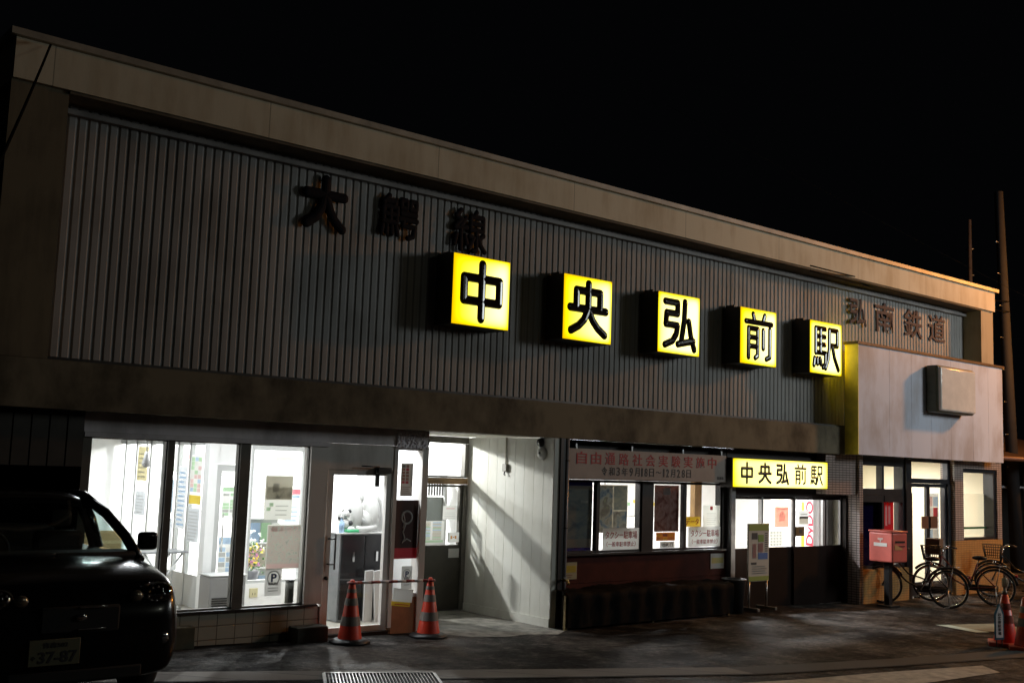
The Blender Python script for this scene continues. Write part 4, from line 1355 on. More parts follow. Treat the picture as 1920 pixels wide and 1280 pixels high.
poster('notice', 'blue edged sheet at right of the inner window', 7.28, 7.52, 1.2, 1.6, 2.74, PAPER, [(0, .9, 1, 1, PB1)] + lines(4, .1, .9, .1, .7, PB1, .3), cat='notice')

# ------------------------------------------------------------------ objects inside the store
t = thing('folding_table', 'small grey topped folding table with white crossed legs in the vestibule', 'table', (5.72, 3.15, .105))
MB().bbox(5.40, 6.04, 2.92, 3.38, 0.825, 0.85, .006).build('tabletop', mat('grey_laminate', (.25, .26, .27), .4), t)
for s in (2.97, 3.33):
    mb = MB()
    mb.tube([(5.46, s, .12), (5.98, s + .015, .82)], .014)
    mb.build('leg', WHITE2, t)
    mb = MB()
    mb.tube([(5.98, s - .03, .12), (5.46, s - .015, .82)], .014)
    mb.build('leg', WHITE2, t)
MB().tube([(5.98, 2.94, .12), (5.98, 3.30, .12)], .014).build('foot_bar', WHITE2, t)
t = thing('fan_heater', 'silver grey fan heater on the vestibule floor by the inner door', 'heater', (6.33, 2.42, .105))
MB().bbox(6.06, 6.55, 2.26, 2.60, .12, .58, .02).build('body', mat('silver_grey', (.22, .22, .22), .35, .2), t)
mb = MB()
for k in range(6):
    mb.box(6.09, 6.30, 2.245, 2.258, .15 + k * .03, .165 + k * .03)
mb.build('outlet_grille', DARK, t)
MB().bbox(6.05, 6.56, 2.25, 2.61, .581, .60, .008).build('top', WHITE2, t)
t = thing('cardboard_box', 'brown cardboard box on a stand behind the car mirror', 'box', (5.25, 3.9, .105))
MB().box(5.05, 5.45, 3.75, 4.05, .105, 1.05).build('carton', mat('cardboard', (.5, .33, .16), .8, noise=.15), t)
mb = MB().box(5.05, 5.45, 3.745, 3.749, .9, .94)
mb.build('tape', mat('tape', (.6, .45, .25), .4), t)
t = thing('tilted_display', 'grey tilted display stand in the vestibule above the car roof', 'display stand', (4.75, 4.3, .105))
M_ = Matrix.Translation((4.75, 4.3, 1.28)) @ Matrix.Rotation(.35, 4, 'Y')
MB().box(-.3, .3, -.02, .02, -.26, .26, None, M_).build('screen', mat('grey_screen', (.2, .22, .24), .3), t)
MB().box(4.72, 4.78, 4.33, 4.37, .105, 1.2).build('stand', WHITE2, t)
t = thing('pendant_bulb', 'white pendant bulb hanging on a cord in the vestibule', 'lamp', (5.0, 2.2, 1.95))
MB().tube([(5.02, 2.0, 2.85), (5.02, 2.0, 2.1)], .008).build('cord', WHITE2, t)
MB().lathe([(0, 1.93), (.045, 1.95), (.05, 1.99), (.03, 2.05), (.02, 2.12), (0, 2.13)], (5.02, 2.0, 0), 14).build('bulb', mat('dull_bulb', (.5, .5, .5), .3), t)

# flowers on the sill of the inner window
t = thing('flower_pot', 'pot of white, yellow and pink flowers behind the third store window', 'flowers', (6.95, 3.15, .46))
MB().lathe([(0, .40), (.1, .40), (.14, .56), (.12, .56), (0, .55)], (6.98, 3.05, 0), 16).build('pot', mat('grey_pot', (.12, .12, .13), .5), t)
MB().box(6.78, 7.5, 2.86, 3.35, .105, .40).build('shelf', WHITE2, t)
PET = [mat('white_petal', (.8, .8, .8), .6, transl=.3), mat('yellow_petal', (.8, .65, .08), .6, transl=.3), mat('pink_petal', (.6, .25, .5), .6, transl=.3), mat('green_leaf', (.06, .16, .04), .5, transl=.2)]
for nm, mm, z0, z1, cnt in (('white_bloom', PET[0], .85, 1.1, 60), ('yellow_bloom', PET[1], .6, .9, 45), ('pink_bloom', PET[2], .62, .85, 35), ('leaves', PET[3], .52, .95, 90)):
    mb = MB()
    for k in range(cnt):
        a, rr = random.uniform(0, 2 * PI), random.uniform(0, .2)
        c = Vector((6.98 + rr * math.cos(a), 3.05 + rr * .7 * math.sin(a), random.uniform(z0, z1)))
        for q in range(3):
            d = Vector((random.uniform(-1, 1), random.uniform(-1, 1), random.uniform(-1, 1))).normalized() * random.uniform(.02, .04)
            e = Vector((random.uniform(-1, 1), random.uniform(-1, 1), random.uniform(-1, 1))).normalized() * .02
            mb.face([c, c + d * .5 + e, c + d, c + d * .5 - e])
    mb.build(nm, mm, t)
t = thing('leaflet_rack', 'white rack of coloured leaflets behind the inner window', 'rack', (7.35, 3.6, .105))
mb = MB()
for z in (.1, .5, .85, 1.2):
    mb.box(7.05, 7.75, 3.55, 3.75, z + .02, z + .04)
mb.box(7.05, 7.75, 3.752, 3.77, .105, 1.5)
mb.build('frame', WHITE2, t)
for k in range(12):
    x, z = 7.08 + (k % 4) * .165, (.145, .545, .895)[k // 4]
    MB().box(x, x + .14, 3.60, 3.62, z, z + .27).build('leaflet', [PY1, PR1, PB1, PG1, PAPER, PI1, PTAN][k % 7], t)

# black cabinet behind the store door and what is on it
t = thing('steel_cabinet', 'black steel cabinet with grey sides just inside the store door', 'cabinet', (7.5, 1.25, .105))
MB().box(7.17, 7.88, 1.02, 1.48, .115, 1.185).build('carcass', mat('grey_cabinet_side', (.22, .23, .24), .4, noise=.2), t)
for (z0, z1) in ((.14, .62), (.64, 1.17)):
    for (x0, x1) in ((7.19, 7.52), (7.535, 7.865)):
        d = MB().bbox(x0, x1, 1.0, 1.018, z0, z1, .006).build('drawer', mat('black_enamel', (.012, .012, .014), .25, noise=.3), t)
        MB().box((x0 + x1) / 2 - .015, (x0 + x1) / 2 + .015, .98, .998, (z0 + z1) / 2 - .06, (z0 + z1) / 2 + .06).build('handle', CHROME, d)
MB().box(7.15, 7.895, .99, 1.5, 1.187, 1.20).build('top', mat('pale_top', (.6, .6, .58), .4), t)
PORC = mat('white_porcelain', (.48, .48, .46), .35)
t = thing('cat_figurine', 'white cat figurine with dark patches on top of the black cabinet', 'figurine', (7.33, 1.2, 1.2))
mb = MB()
mb.ball((7.33, 1.2, 1.29), .085, sc=(.85, .8, 1.05))
mb.ball((7.33, 1.19, 1.42), .062)
mb.tube([(7.28, 1.17, 1.33), (7.22, 1.15, 1.36), (7.22, 1.14, 1.46)], .025)
mb.tube([(7.30, 1.19, 1.46), (7.285, 1.19, 1.51)], .022, r2=.004)
mb.tube([(7.37, 1.19, 1.46), (7.385, 1.19, 1.51)], .022, r2=.004)
mb.build('body', PORC, t)
MB().ball((7.385, 1.15, 1.31), .035).ball((7.375, 1.165, 1.46), .025).ball((7.22, 1.14, 1.38), .026).build_each('patch', INK, t)
t = thing('spray_bottle', 'small pale blue bottle beside the cat figurine', 'bottle', (7.22, 1.12, 1.2))
MB().lathe([(0, 1.2), (.035, 1.2), (.037, 1.32), (.015, 1.35), (.015, 1.38), (0, 1.38)], (7.215, 1.08, 0), 12).build('bottle', mat('pale_blue_plastic', (.35, .5, .7), .3), t)
MB().bbox(7.195, 7.235, 1.06, 1.1, 1.381, 1.41, .005).build('cap', WHITE2, t)
t = thing('green_tray', 'small green tray in front of the cat figurine', 'tray', (7.36, 1.08, 1.2))
MB().bbox(7.28, 7.45, 1.03, 1.13, 1.203, 1.235, .01).build('tray', mat('green_plastic', (.03, .35, .14), .4), t)
MB().ball((7.36, 1.08, 1.24), .05, sc=(1.2, .7, .7)).build('cloth', WHITE2, t)
t = thing('draped_bundle', 'large white draped bundle standing on the black cabinet', 'bundle', (7.65, 1.25, 1.2))
mb = MB()
for (x, z, r, sx, sz) in ((7.52, 1.42, .14, .62, 1.65), (7.56, 1.62, .07, 1.0, 1.2), (7.66, 1.33, .13, .9, 1.1), (7.76, 1.42, .15, .75, 1.6), (7.80, 1.60, .08, .9, 1.2)):
    mb.ball((x, 1.26, z), r, None, 16, (sx, .9, sz))
mb.tube([(7.44, 1.1, 1.245), (7.50, 1.07, 1.235), (7.60, 1.06, 1.24), (7.72, 1.08, 1.26)], .04)
mb.build('wrap', PORC, t)
mb = MB()
mb.tube([(7.52, 1.2, 1.45), (7.56, 1.17, 1.36), (7.64, 1.15, 1.3)], .025)
mb.build('fold', WHITE2, t)
for k, (x0, x1, z1, tl) in enumerate(((7.50, 7.62, .74, -.05), (7.64, 7.86, .75, -.12))):
    M_ = Matrix.Translation(((x0 + x1) / 2, .93 - .05 * k, .105)) @ Matrix.Rotation(.08, 4, 'X') @ Matrix.Rotation(tl, 4, 'Y')
    o = MB().box(-(x1 - x0) / 2, (x1 - x0) / 2, -.012, .012, 0, z1 - .1, None, M_).build('white_board', WHITE)
    tag(centre(o), ['narrow white board leaning on the black cabinet', 'wide white board leaning on the black cabinet at right'][k], 'board', 'boards leaning on the cabinet')
t = thing('wall_clock', 'round white wall clock seen through the passage transom', 'clock', (9.2, 4.0, 2.3))
MB().lathe([(0, 0), (.19, 0), (.2, .02), (.2, .05), (0, .05)], (9.55, 2.9, 2.28), 28, axis='y').build('dial', WHITE2, t)
MB().box(9.545, 9.555, 2.89, 2.898, 2.28, 2.42).box(9.55, 9.65, 2.89, 2.898, 2.275, 2.283).build('hands', INK, t)
MB().torus((9.55, 2.9, 2.28), .2, .015).build('rim', mat('pale_grey_rim', (.5, .5, .5), .4), t)
MB().tube([(9.55, 2.95, 2.48), (9.55, 2.95, 2.86)], .01).build('hanger', STEEL, t)
t = thing('ticket_counter', 'white ticket counter with slatted grille behind the passage doors', 'counter', (9.3, 2.75, .105))
MB().box(8.7, 9.9, 2.5, 2.9, .105, .95).build('counter', WHITE, t)
mb = MB()
for k in range(9):
    mb.box(9.42 + k * .05, 9.44 + k * .05, 2.52, 2.55, 1.62, 1.8)
mb.build('grille', DARKMETAL, t)
MB().box(9.38, 9.9, 2.56, 2.6, 1.22, 1.6).build('screen', mat('dim_screen', (.22, .25, .24), .3), t)
MB().box(9.25, 9.36, 2.5, 2.54, 1.0, 1.55).build('side_screen', PBR, t)
MB().box(9.2, 9.9, 2.5, 2.62, 1.805, 1.84).box(9.86, 9.9, 2.50, 2.555, .95, 1.8).build('frame', WHITE2, t)

t = thing('curtain', 'pale grey pleated curtain behind the white bundle inside the store', 'curtain', (8.4, 2.3, .105))
mb = MB()
q = [(8.16 + .021 * k, 2.3 + .025 * math.sin(k * 1.9)) for k in range(18)]
for (a, b), (c, d) in zip(q[:-1], q[1:]):
    mb.face([(a, b, .13), (c, d, .13), (c, d, 2.7), (a, b, 2.7)], None, True)
mb.build('cloth', mat('store_curtain', (.14, .14, .145), .8), t)
MB().tube([(8.1, 2.3, 2.72), (8.58, 2.3, 2.72)], .012).build('rail', STEEL, t)
# passage wall fittings
t = thing('alarm_bell', 'round white alarm bell high on the passage wall', 'alarm bell', (9.79, .23, 2.2))
MB().lathe([(0, -.05), (.03, -.05), (.075, -.035), (.095, -.005), (.095, 0)], (9.798, .24, 2.29), 20, axis='x').build('gong', mat('cream_enamel', (.6, .6, .58), .35), t)
MB().lathe([(0, -.062), (.014, -.062), (.02, -.05)], (9.798, .24, 2.29), 12, axis='x').build('boss', INK, t)
o = thing('alarm_lamp', 'dark round lamp just above the alarm bell', 'lamp', (9.79, .25, 2.38))
MB().lathe([(0, -.06), (.05, -.05), (.062, -.02), (.062, 0)], (9.798, .26, 2.43), 16, axis='x').build('lens', mat('dark_lens', (.05, .045, .04), .2), o)
MB().torus((9.795, .26, 2.43), .065, .008, 'x', 20, 6).build('ring', STEEL, o)
t = thing('switch_box', 'small grey switch box on a conduit on the passage wall', 'switch box', (9.79, 1.0, 2.0))
MB().bbox(9.755, 9.798, .955, 1.045, 2.02, 2.13, .008).build('case', mat('grey_plastic', (.3, .29, .25), .5), t)
MB().tube([(9.785, 1.0, 2.13), (9.785, 1.0, 2.5)], .011).build('conduit', mat('painted_conduit', (.5, .48, .4), .5), t)
MB().tube([(9.77, 1.0, 2.02), (9.76, 1.0, 1.985), (9.765, .985, 1.97)], .009).build('cable_tail', BLACKPL, t)
t = thing('downpipe', 'slim grey downpipe beside the passage corner', 'pipe', (10.03, .02, 0))
MB().tube([(10.03, .0, -.02), (10.03, .0, 2.49)], .035, 12).build('pipe', mat('grey_pipe', (.26, .26, .28), .35, noise=.2), t)
mb = MB()
for z in (.4, 1.3, 2.2):
    mb.torus((10.03, 0, z), .038, .006, 'z', 16, 6)
mb.build_each('clip', DARKMETAL, t)
o = MB().tube([(9.95, -.08, .012), (10.0, -.1, .02), (10.08, -.12, .015)], .014).build('loose_pipe', STEEL)
tag(centre(o), 'short pale pipe offcut lying at the foot of the downpipe', 'pipe offcut')
t = thing('red_tag_sign', 'small red plate with pale lines at the left end of banner', 'sign plate', (10.4, .08, 2.2))

# remove placeholder without geometry
bpy.data.objects.remove(t)
o = poster('sign_plate', 'small red plate with pale lines hanging at the left end of the banner', 10.27, 10.27, 0, 0, 0, REDINK) if False else None

# ------------------------------------------------------------------ ticket hall contents
t = thing('vending_machine', 'white vending machine with red upright lettering behind entrance doors', 'vending machine', (16.9, 1.0, .02))
MB().bbox(16.75, 17.04, .62, 1.4, .03, 1.86, .015).build('cabinet', mat('vending_white', (.82, .82, .82), .35), t)
mb = MB()
me = text_mesh('DyDO', .03, .5)
xs_ = [v.co.x for v in me.vertices]
ys_ = [v.co.y for v in me.vertices]
for v in me.vertices:
    u = (v.co.x - min(xs_)) / (max(xs_) - min(xs_))
    w_ = (v.co.y - min(ys_)) / (max(ys_) - min(ys_))
    v.co.xyz = (0, 0, 0) if False else (v.co.x, v.co.y, v.co.z)
ax, bx, ay, by = min(xs_), max(xs_), min(ys_), max(ys_)
for v in me.vertices:
    u = (v.co.x - ax) / (bx - ax)
    w_ = (v.co.y - ay) / (by - ay)
    v.co = Vector((16.747 - .002 * v.co.z, .70 + .2 * w_, .87 + .79 * u))
mb.mesh(me)
mb.build('lettering', mat('vivid_red', (.75, .02, .04), .4), t)
MB().box(16.7465, 16.7485, .93, 1.0, 1.38, 1.64).box(16.7465, 16.7485, .93, 1.0, .85, 1.05).build_each('yellow_mark', mat('vivid_yellow', (.85, .55, .03), .4), t)
t = thing('route_board', 'white wall board with coloured fare lines inside the entrance', 'notice board', (15.3, 4.4, 1.3))
MB().box(15.2, 17.4, 4.44, 4.495, 1.2, 2.0).build('board', PAPER, t)
mb = MB()
for k in range(10):
    mb.box(15.4 + k * .19, 15.5 + k * .19, 4.435, 4.439, 1.3 + .05 * (k % 4), 1.36 + .05 * (k % 4), [PY1, PGR, PG1][k % 3])
mb.build('print', None, t)
t = thing('wooden_post', 'light wooden door post inside the right brown window', 'post', (13.75, 1.0, .02))
MB().box(13.95, 14.12, 1.1, 1.2, .02, 2.6).build('post', mat('light_wood', (.5, .3, .12), .5, noise=.2), t)
MB().box(13.93, 14.14, 1.08, 1.22, .02, .1).build('foot', mat('dark_wood', (.2, .1, .05), .5), t)
t = thing('curtain', 'pale grey curtain hanging behind the rightmost entrance door', 'curtain', (16.7, .6, .6))
mb = MB()
q = [(16.46 + .04 * k, .55 + .025 * math.sin(k * 1.7)) for k in range(20)]
for (a, b), (c, d) in zip(q[:-1], q[1:]):
    mb.face([(a, b, .8), (c, d, .8), (c, d, 1.9), (a, b, 1.9)], None, True)
mb.build('cloth', mat('grey_curtain', (.45, .44, .43), .8, transl=.35), t)
MB().tube([(16.42, .55, 1.915), (17.26, .55, 1.915)], .012).build('rail', STEEL, t)

# shop posters
poster('poster', 'dark blue tinted poster inside the left shop window', 17.18, 17.94, .5, 1.79, .22, paper('night_blue_print', (.03, .03, .09), .15), [(0, 0, 1, 1, PH_NIGHT)])
poster('poster', 'dark red banner with slanting white writing inside shop window', 17.94, 18.52, .5, 1.79, .225, paper('deep_red_print', (.5, .04, .05), .5), [(.3, .55, .44, .92, PAPER), (.5, .58, .62, .95, PAPER), (.68, .6, .8, .97, PAPER)], [('ヘアー', .3, .08, .7, .45, PAPER)])
poster('poster', 'pink and white photo sheet on the right shop door', 19.68, 20.1, .95, 1.85, .2, PAPER, cells(2, 4, .04, .96, .04, .96, [PI1, PR1, PB1, PI1, PAPER], .12))
poster('poster', 'dark maroon standing sheet behind left shop door', 18.97, 19.14, .25, 1.85, .2, paper('maroon_sheet', (.16, .04, .05), .2), [(.1, .5, .9, .7, PBR)])

# ------------------------------------------------------------------ bench row in front of the ticket hall
t = thing('covered_bench', 'long low bench under black sheeting along the maroon wall', 'bench', (11.5, -.1, 0))
bm = bmesh.new()
bmesh.ops.create_grid(bm, x_segments=70, y_segments=14, size=.5)
for v in bm.verts:
    u, w_ = v.co.x + .5, v.co.y + .5
    x = 9.86 + 3.38 * u
    # unrolled over the bench: front hem, top, back hem
    if w_ < .45:
        y, z = -.29 + .012 * math.sin(u * 60) + random.uniform(-.012, .012), .03 + .46 * w_ / .45
    else:
        y, z = -.29 + (w_ - .45) / .55 * .5, .49 + .015 * math.sin(u * 25) + random.uniform(-.012, .012)
    z *= 1 - .03 * math.sin(u * 9)
    v.co = Vector((x, y, z))
MB().bm(bm, None, True).build('sheet', mat('black_sheeting', (.0025, .0022, .0022), .8, noise=.4, spec=.1), t)
for x in (9.84, 11.5, 13.15):
    MB().box(x, x + .04, -.26, -.22, gz(x) - .01, .44).build('leg', mat('brown_leg', (.18, .13, .05), .5), t)
    MB().box(x, x + .04, .14, .18, gz(x) - .01, .44).build('leg', mat('brown_leg', (.18, .13, .05), .5), t)
o = thing('dark_bucket', 'dark plastic bucket at the right end of covered bench', 'bucket', (13.4, .0, 0))
MB().lathe([(0, 0), (.14, 0), (.18, .48), (.195, .5), (.17, .5), (.13, .03)], (13.48, -.1, .0), 20).build('bucket', mat('dark_grey_plastic', (.03, .03, .032), .4), o)
MB().torus((13.48, -.1, .5), .19, .01, 'z', 24, 6).build('rim', mat('worn_rim', (.12, .11, .1), .4), o)
o = thing('hose_tap', 'small brass tap with hose coupling by the corner post', 'tap', (9.95, -.1, .5))
MB().tube([(9.98, -.03, .62), (9.98, -.14, .62), (9.98, -.16, .57)], .016).build('spout', mat('brass', (.6, .42, .15), .3, .9), o)
MB().tube([(9.98, -.03, .62), (9.98, .0, .62)], .012).box(9.95, 10.01, -.1, -.08, .645, .66).build('handle', STEEL, o)

# ------------------------------------------------------------------ standing sign by the entrance
t = thing('standing_sign', 'freestanding notice board with green head on silver legs before entrance', 'standing sign', (14.1, -.05, .0), 0)
MB().bbox(13.86, 14.38, -.075, -.045, .44, 1.335, .006).build('panel', mat('sign_white', (.62, .58, .5), .5), t)
GRN = mat('sign_green', (.35, .42, .10), .5)
mb = MB()
mb.box(13.87, 14.37, -.079, -.076, 1.225, 1.325, GRN)
mb.box(13.87, 14.37, -.079, -.076, .45, .52, GRN)
mb.box(13.94, 14.08, -.079, -.076, 1.09, 1.19, PD1)
mb.box(14.10, 14.24, -.079, -.076, 1.05, 1.16, mat('leaf_green_print', (.25, .4, .1), .6))
mb.box(14.10, 14.34, -.079, -.076, .78, .88, mat('blue_print', (.1, .2, .5), .6))
mb.box(13.96, 14.05, -.079, -.076, .80, 1.02, PI1)
mb.box(14.10, 14.22, -.079, -.076, .89, 1.03, PI1)
for k in range(9):
    mb.box(14.27, 14.34, -.079, -.076, .90 + k * .034, .915 + k * .034, PD1)
mb.box(13.93, 14.06, -.079, -.076, .70, .735, PD1)
for k in range(4):
    mb.box(13.95, 14.32 - .04 * (k % 2), -.079, -.076, .56 + k * .035, .572 + k * .035, PGR)
mb.build('print', None, t)
for x in (13.90, 14.34):
    MB().tube([(x, -.06, .05), (x, -.06, .44)], .016).build('leg', STEEL, t)
    MB().bbox(x - .03, x + .03, -.25, .13, .0, .05, .01).build('foot', mat('foot_grey', (.2, .19, .17), .6), t)

# ------------------------------------------------------------------ traffic cones
CONE = mat('cone_red', (.75, .055, .022), .4, noise=.15)
CONEW = mat('cone_reflective', (.24, .22, .2), .35, noise=.1)


def cone(x, y, label, group, h=.7, base=BLACKPL, sc=1.0):
    t = thing('traffic_cone', label, 'traffic cone', (x, y, gz(x)), random.uniform(0, .6), group)
    R0, R1 = .138 * sc, .028 * sc
    rad = lambda z: R0 + (R1 - R0) * (z - .05) / (h - .05)
    MB().lathe([(rad(.05), .05), (rad(h - .02), h - .02), (.018, h), (0, h)], (0, 0, 0), 24).build('body', CONE, t, True)
    for a, b in ((.20, .30), (.42, .50), (.56, .60)):
        a, b = a * h / .7, b * h / .7
        MB().lathe([(rad(a) + .003, a), (rad(b) + .003, b)], (0, 0, 0), 24).build('band', CONEW, t, True)
    mb = MB()
    n = 8
    prof = [(.0, .0), (.235 * sc, .0), (.235 * sc, .03), (.17 * sc, .055), (.0, .055)]
    mb.lathe(prof, (0, 0, 0), n)
    mb.build('base', base, t, True)
    return t


cone(6.67, -.12, 'red and white cone left of the store doorway, holding the bar', 'cones with a bar at the store door')
cone(7.80, -.06, 'red and white cone right of store doorway beside the passage', 'cones with a bar at the store door')
t = thing('cone_bar', 'red and white striped bar resting across the two store cones', 'barrier bar', (7.23, -.09, .6))
a, b = Vector((6.67, -.12, .685 + gz(6.67) - .02)), Vector((7.80, -.06, .685 + gz(7.8) - .02))
for k in range(9):
    p, q = a.lerp(b, k / 9), a.lerp(b, (k + 1) / 9)
    MB().tube([p, q], .017, 10).build('red_stripe' if k % 2 == 0 else 'white_stripe', mat('bar_red', (.22, .02, .02), .4) if k % 2 == 0 else mat('bar_white', (.4, .38, .38), .4), t)
for p in (a, b):
    MB().torus(tuple(p), .05, .012, 'z', 20, 6).build('ring', mat('bar_red', (.22, .02, .02), .4), t)
o = MB()
M_ = Matrix.Translation((7.36, -.115, .50)) @ Matrix.Rotation(.12, 4, 'Y')
o.box(-.14, .14, -.004, .004, -.02, .13, PAPER, M_)
o.box(-.14, .12, -.006, .006, -.07, -.02, PY1, M_)
o.box(-.10, .10, -.0065, -.0045, -.055, -.045, PR1, M_)
tag(centre(o.build('hanging_notice', None)), 'white and yellow notice hanging from the striped cone bar', 'notice')

REDB = mat('cone_red_base', (.6, .09, .05), .45)


def road_cone(x, y, label):
    t = thing('traffic_cone', label, 'traffic cone', (x, y, gz(x)), .5, 'cones at the right edge of the photo')
    h = .66
    rad = lambda z: .15 + (.04 - .15) * (z - .05) / (h - .05)
    MB().lathe([(rad(.05), .05), (rad(h), h), (0, h)], (0, 0, 0), 24).build('body', CONE, t, True)
    for a, b in ((.30, .40), (.47, .55)):
        MB().lathe([(rad(a) + .003, a), (rad(b) + .003, b)], (0, 0, 0), 24).build('band', CONEW if y < -3.9 else mat('faded_band', (.3, .1, .07), .4), t, True)
    MB().bbox(-.21, .21, -.21, .21, .0, .055, .012).build('base', REDB, t, True)
    return t


road_cone(14.42, -3.84, 'dull red cone carrying a pole lamp at the right edge')
road_cone(14.30, -4.17, 'orange cone with white bands cut off by right edge')
t = thing('cone_lamp', 'clear cylinder warning lamp on top of the right hand cone', 'warning lamp', (14.42, -3.84, gz(14.5) + .66))
MB().lathe([(0, .0), (.03, .0), (.03, .05), (.022, .05), (.022, .1), (0, .1)], (0, 0, 0), 14).build('socket', CONEW, t, True)
MB().lathe([(0, .1), (.035, .1), (.038, .2), (.03, .22), (0, .22)], (0, 0, 0), 14).build('lens', mat('lamp_lens', (.5, .5, .4), .15, transl=.3), t, True)
t = thing('arrow_sign', 'white and blue arrow shaped sign with vertical writing leaning on red cone', 'sign', (14.15, -3.89, gz(14.2)), math.radians(-14))
mb = MB()


def arrow(mb, w, h, y0, y1, m, z0=.1, tip=.12):
    pts = [(-w, z0), (w, z0), (w, h - tip), (0, h), (-w, h - tip)]
    mb.face([(x, y0, z) for x, z in pts], m)
    mb.face([(x, y1, z) for x, z in reversed(pts)], m)
    for (p, q) in zip(pts, pts[1:] + pts[:1]):
        mb.face([(p[0], y0, p[1]), (p[0], y1, p[1]), (q[0], y1, q[1]), (q[0], y0, q[1])], m)


arrow(mb, .085, .56, -.004, .004, None, .1)
mb.build('plate', mat('sign_blue', (.03, .14, .2), .4), t, True)
mb = MB()
arrow(mb, .064, .53, -.0065, -.0045, None, .125)
mb.build('face', mat('sign_face_white', (.85, .85, .83), .5), t, True)
mb = MB()
for k, ch in enumerate('お客様駐車場'):
    put_text(mb, ch, -.028, .028, .40 - k * .048, .44 - k * .048, -.007, INK, .01, .002)
mb.build('lettering', INK, t, True)
for x in (-.05, .05):
    MB().box(x - .008, x + .008, -.003, .003, .0, .1).build('leg', DARKMETAL, t, True)

# ------------------------------------------------------------------ post box
t = thing('post_box', 'red post box on a dark pole in front of the left shop window', 'post box', (17.33, -.38, gz(17.3)), math.radians(-93))
RED = mat('post_red', (.68, .16, .13), .35, noise=.12, scale=3)
MB().bbox(-.235, .235, -.22, .22, .76, 1.27, .03, None, 3).build('box', RED, t, True)
MB().bbox(-.245, .245, -.23, .23, 1.272, 1.30, .012).build('lid', RED, t, True)
mb = MB()
mb.box(-.13, .13, -.226, -.222, 1.03, 1.09)
put_text(mb, '〒', -.05, .05, 1.10, 1.17, -.222, None, .02, .004)
mb.build('plate', mat('white_enamel', (.75, .74, .7), .4), t, True)
MB().box(.236, .242, -.14, .14, 1.10, 1.13).box(.236, .242, -.14, .14, 1.03, 1.045).build_each('slot', DARK, t, True)
MB().face([(.243, -.16, .98), (.243, .06, .98), (.243, .06, 1.0), (.243, -.16, 1.08)]).build('notice', paper('old_label', (.6, .35, .15), .1), t, True)
MB().box(-.05, .05, -.05, .05, .0, .76).build('pole', BLACKPL, t, True)
MB().bbox(-.14, .14, -.14, .14, .0, .03, .006).build('foot', DARKMETAL, t, True)

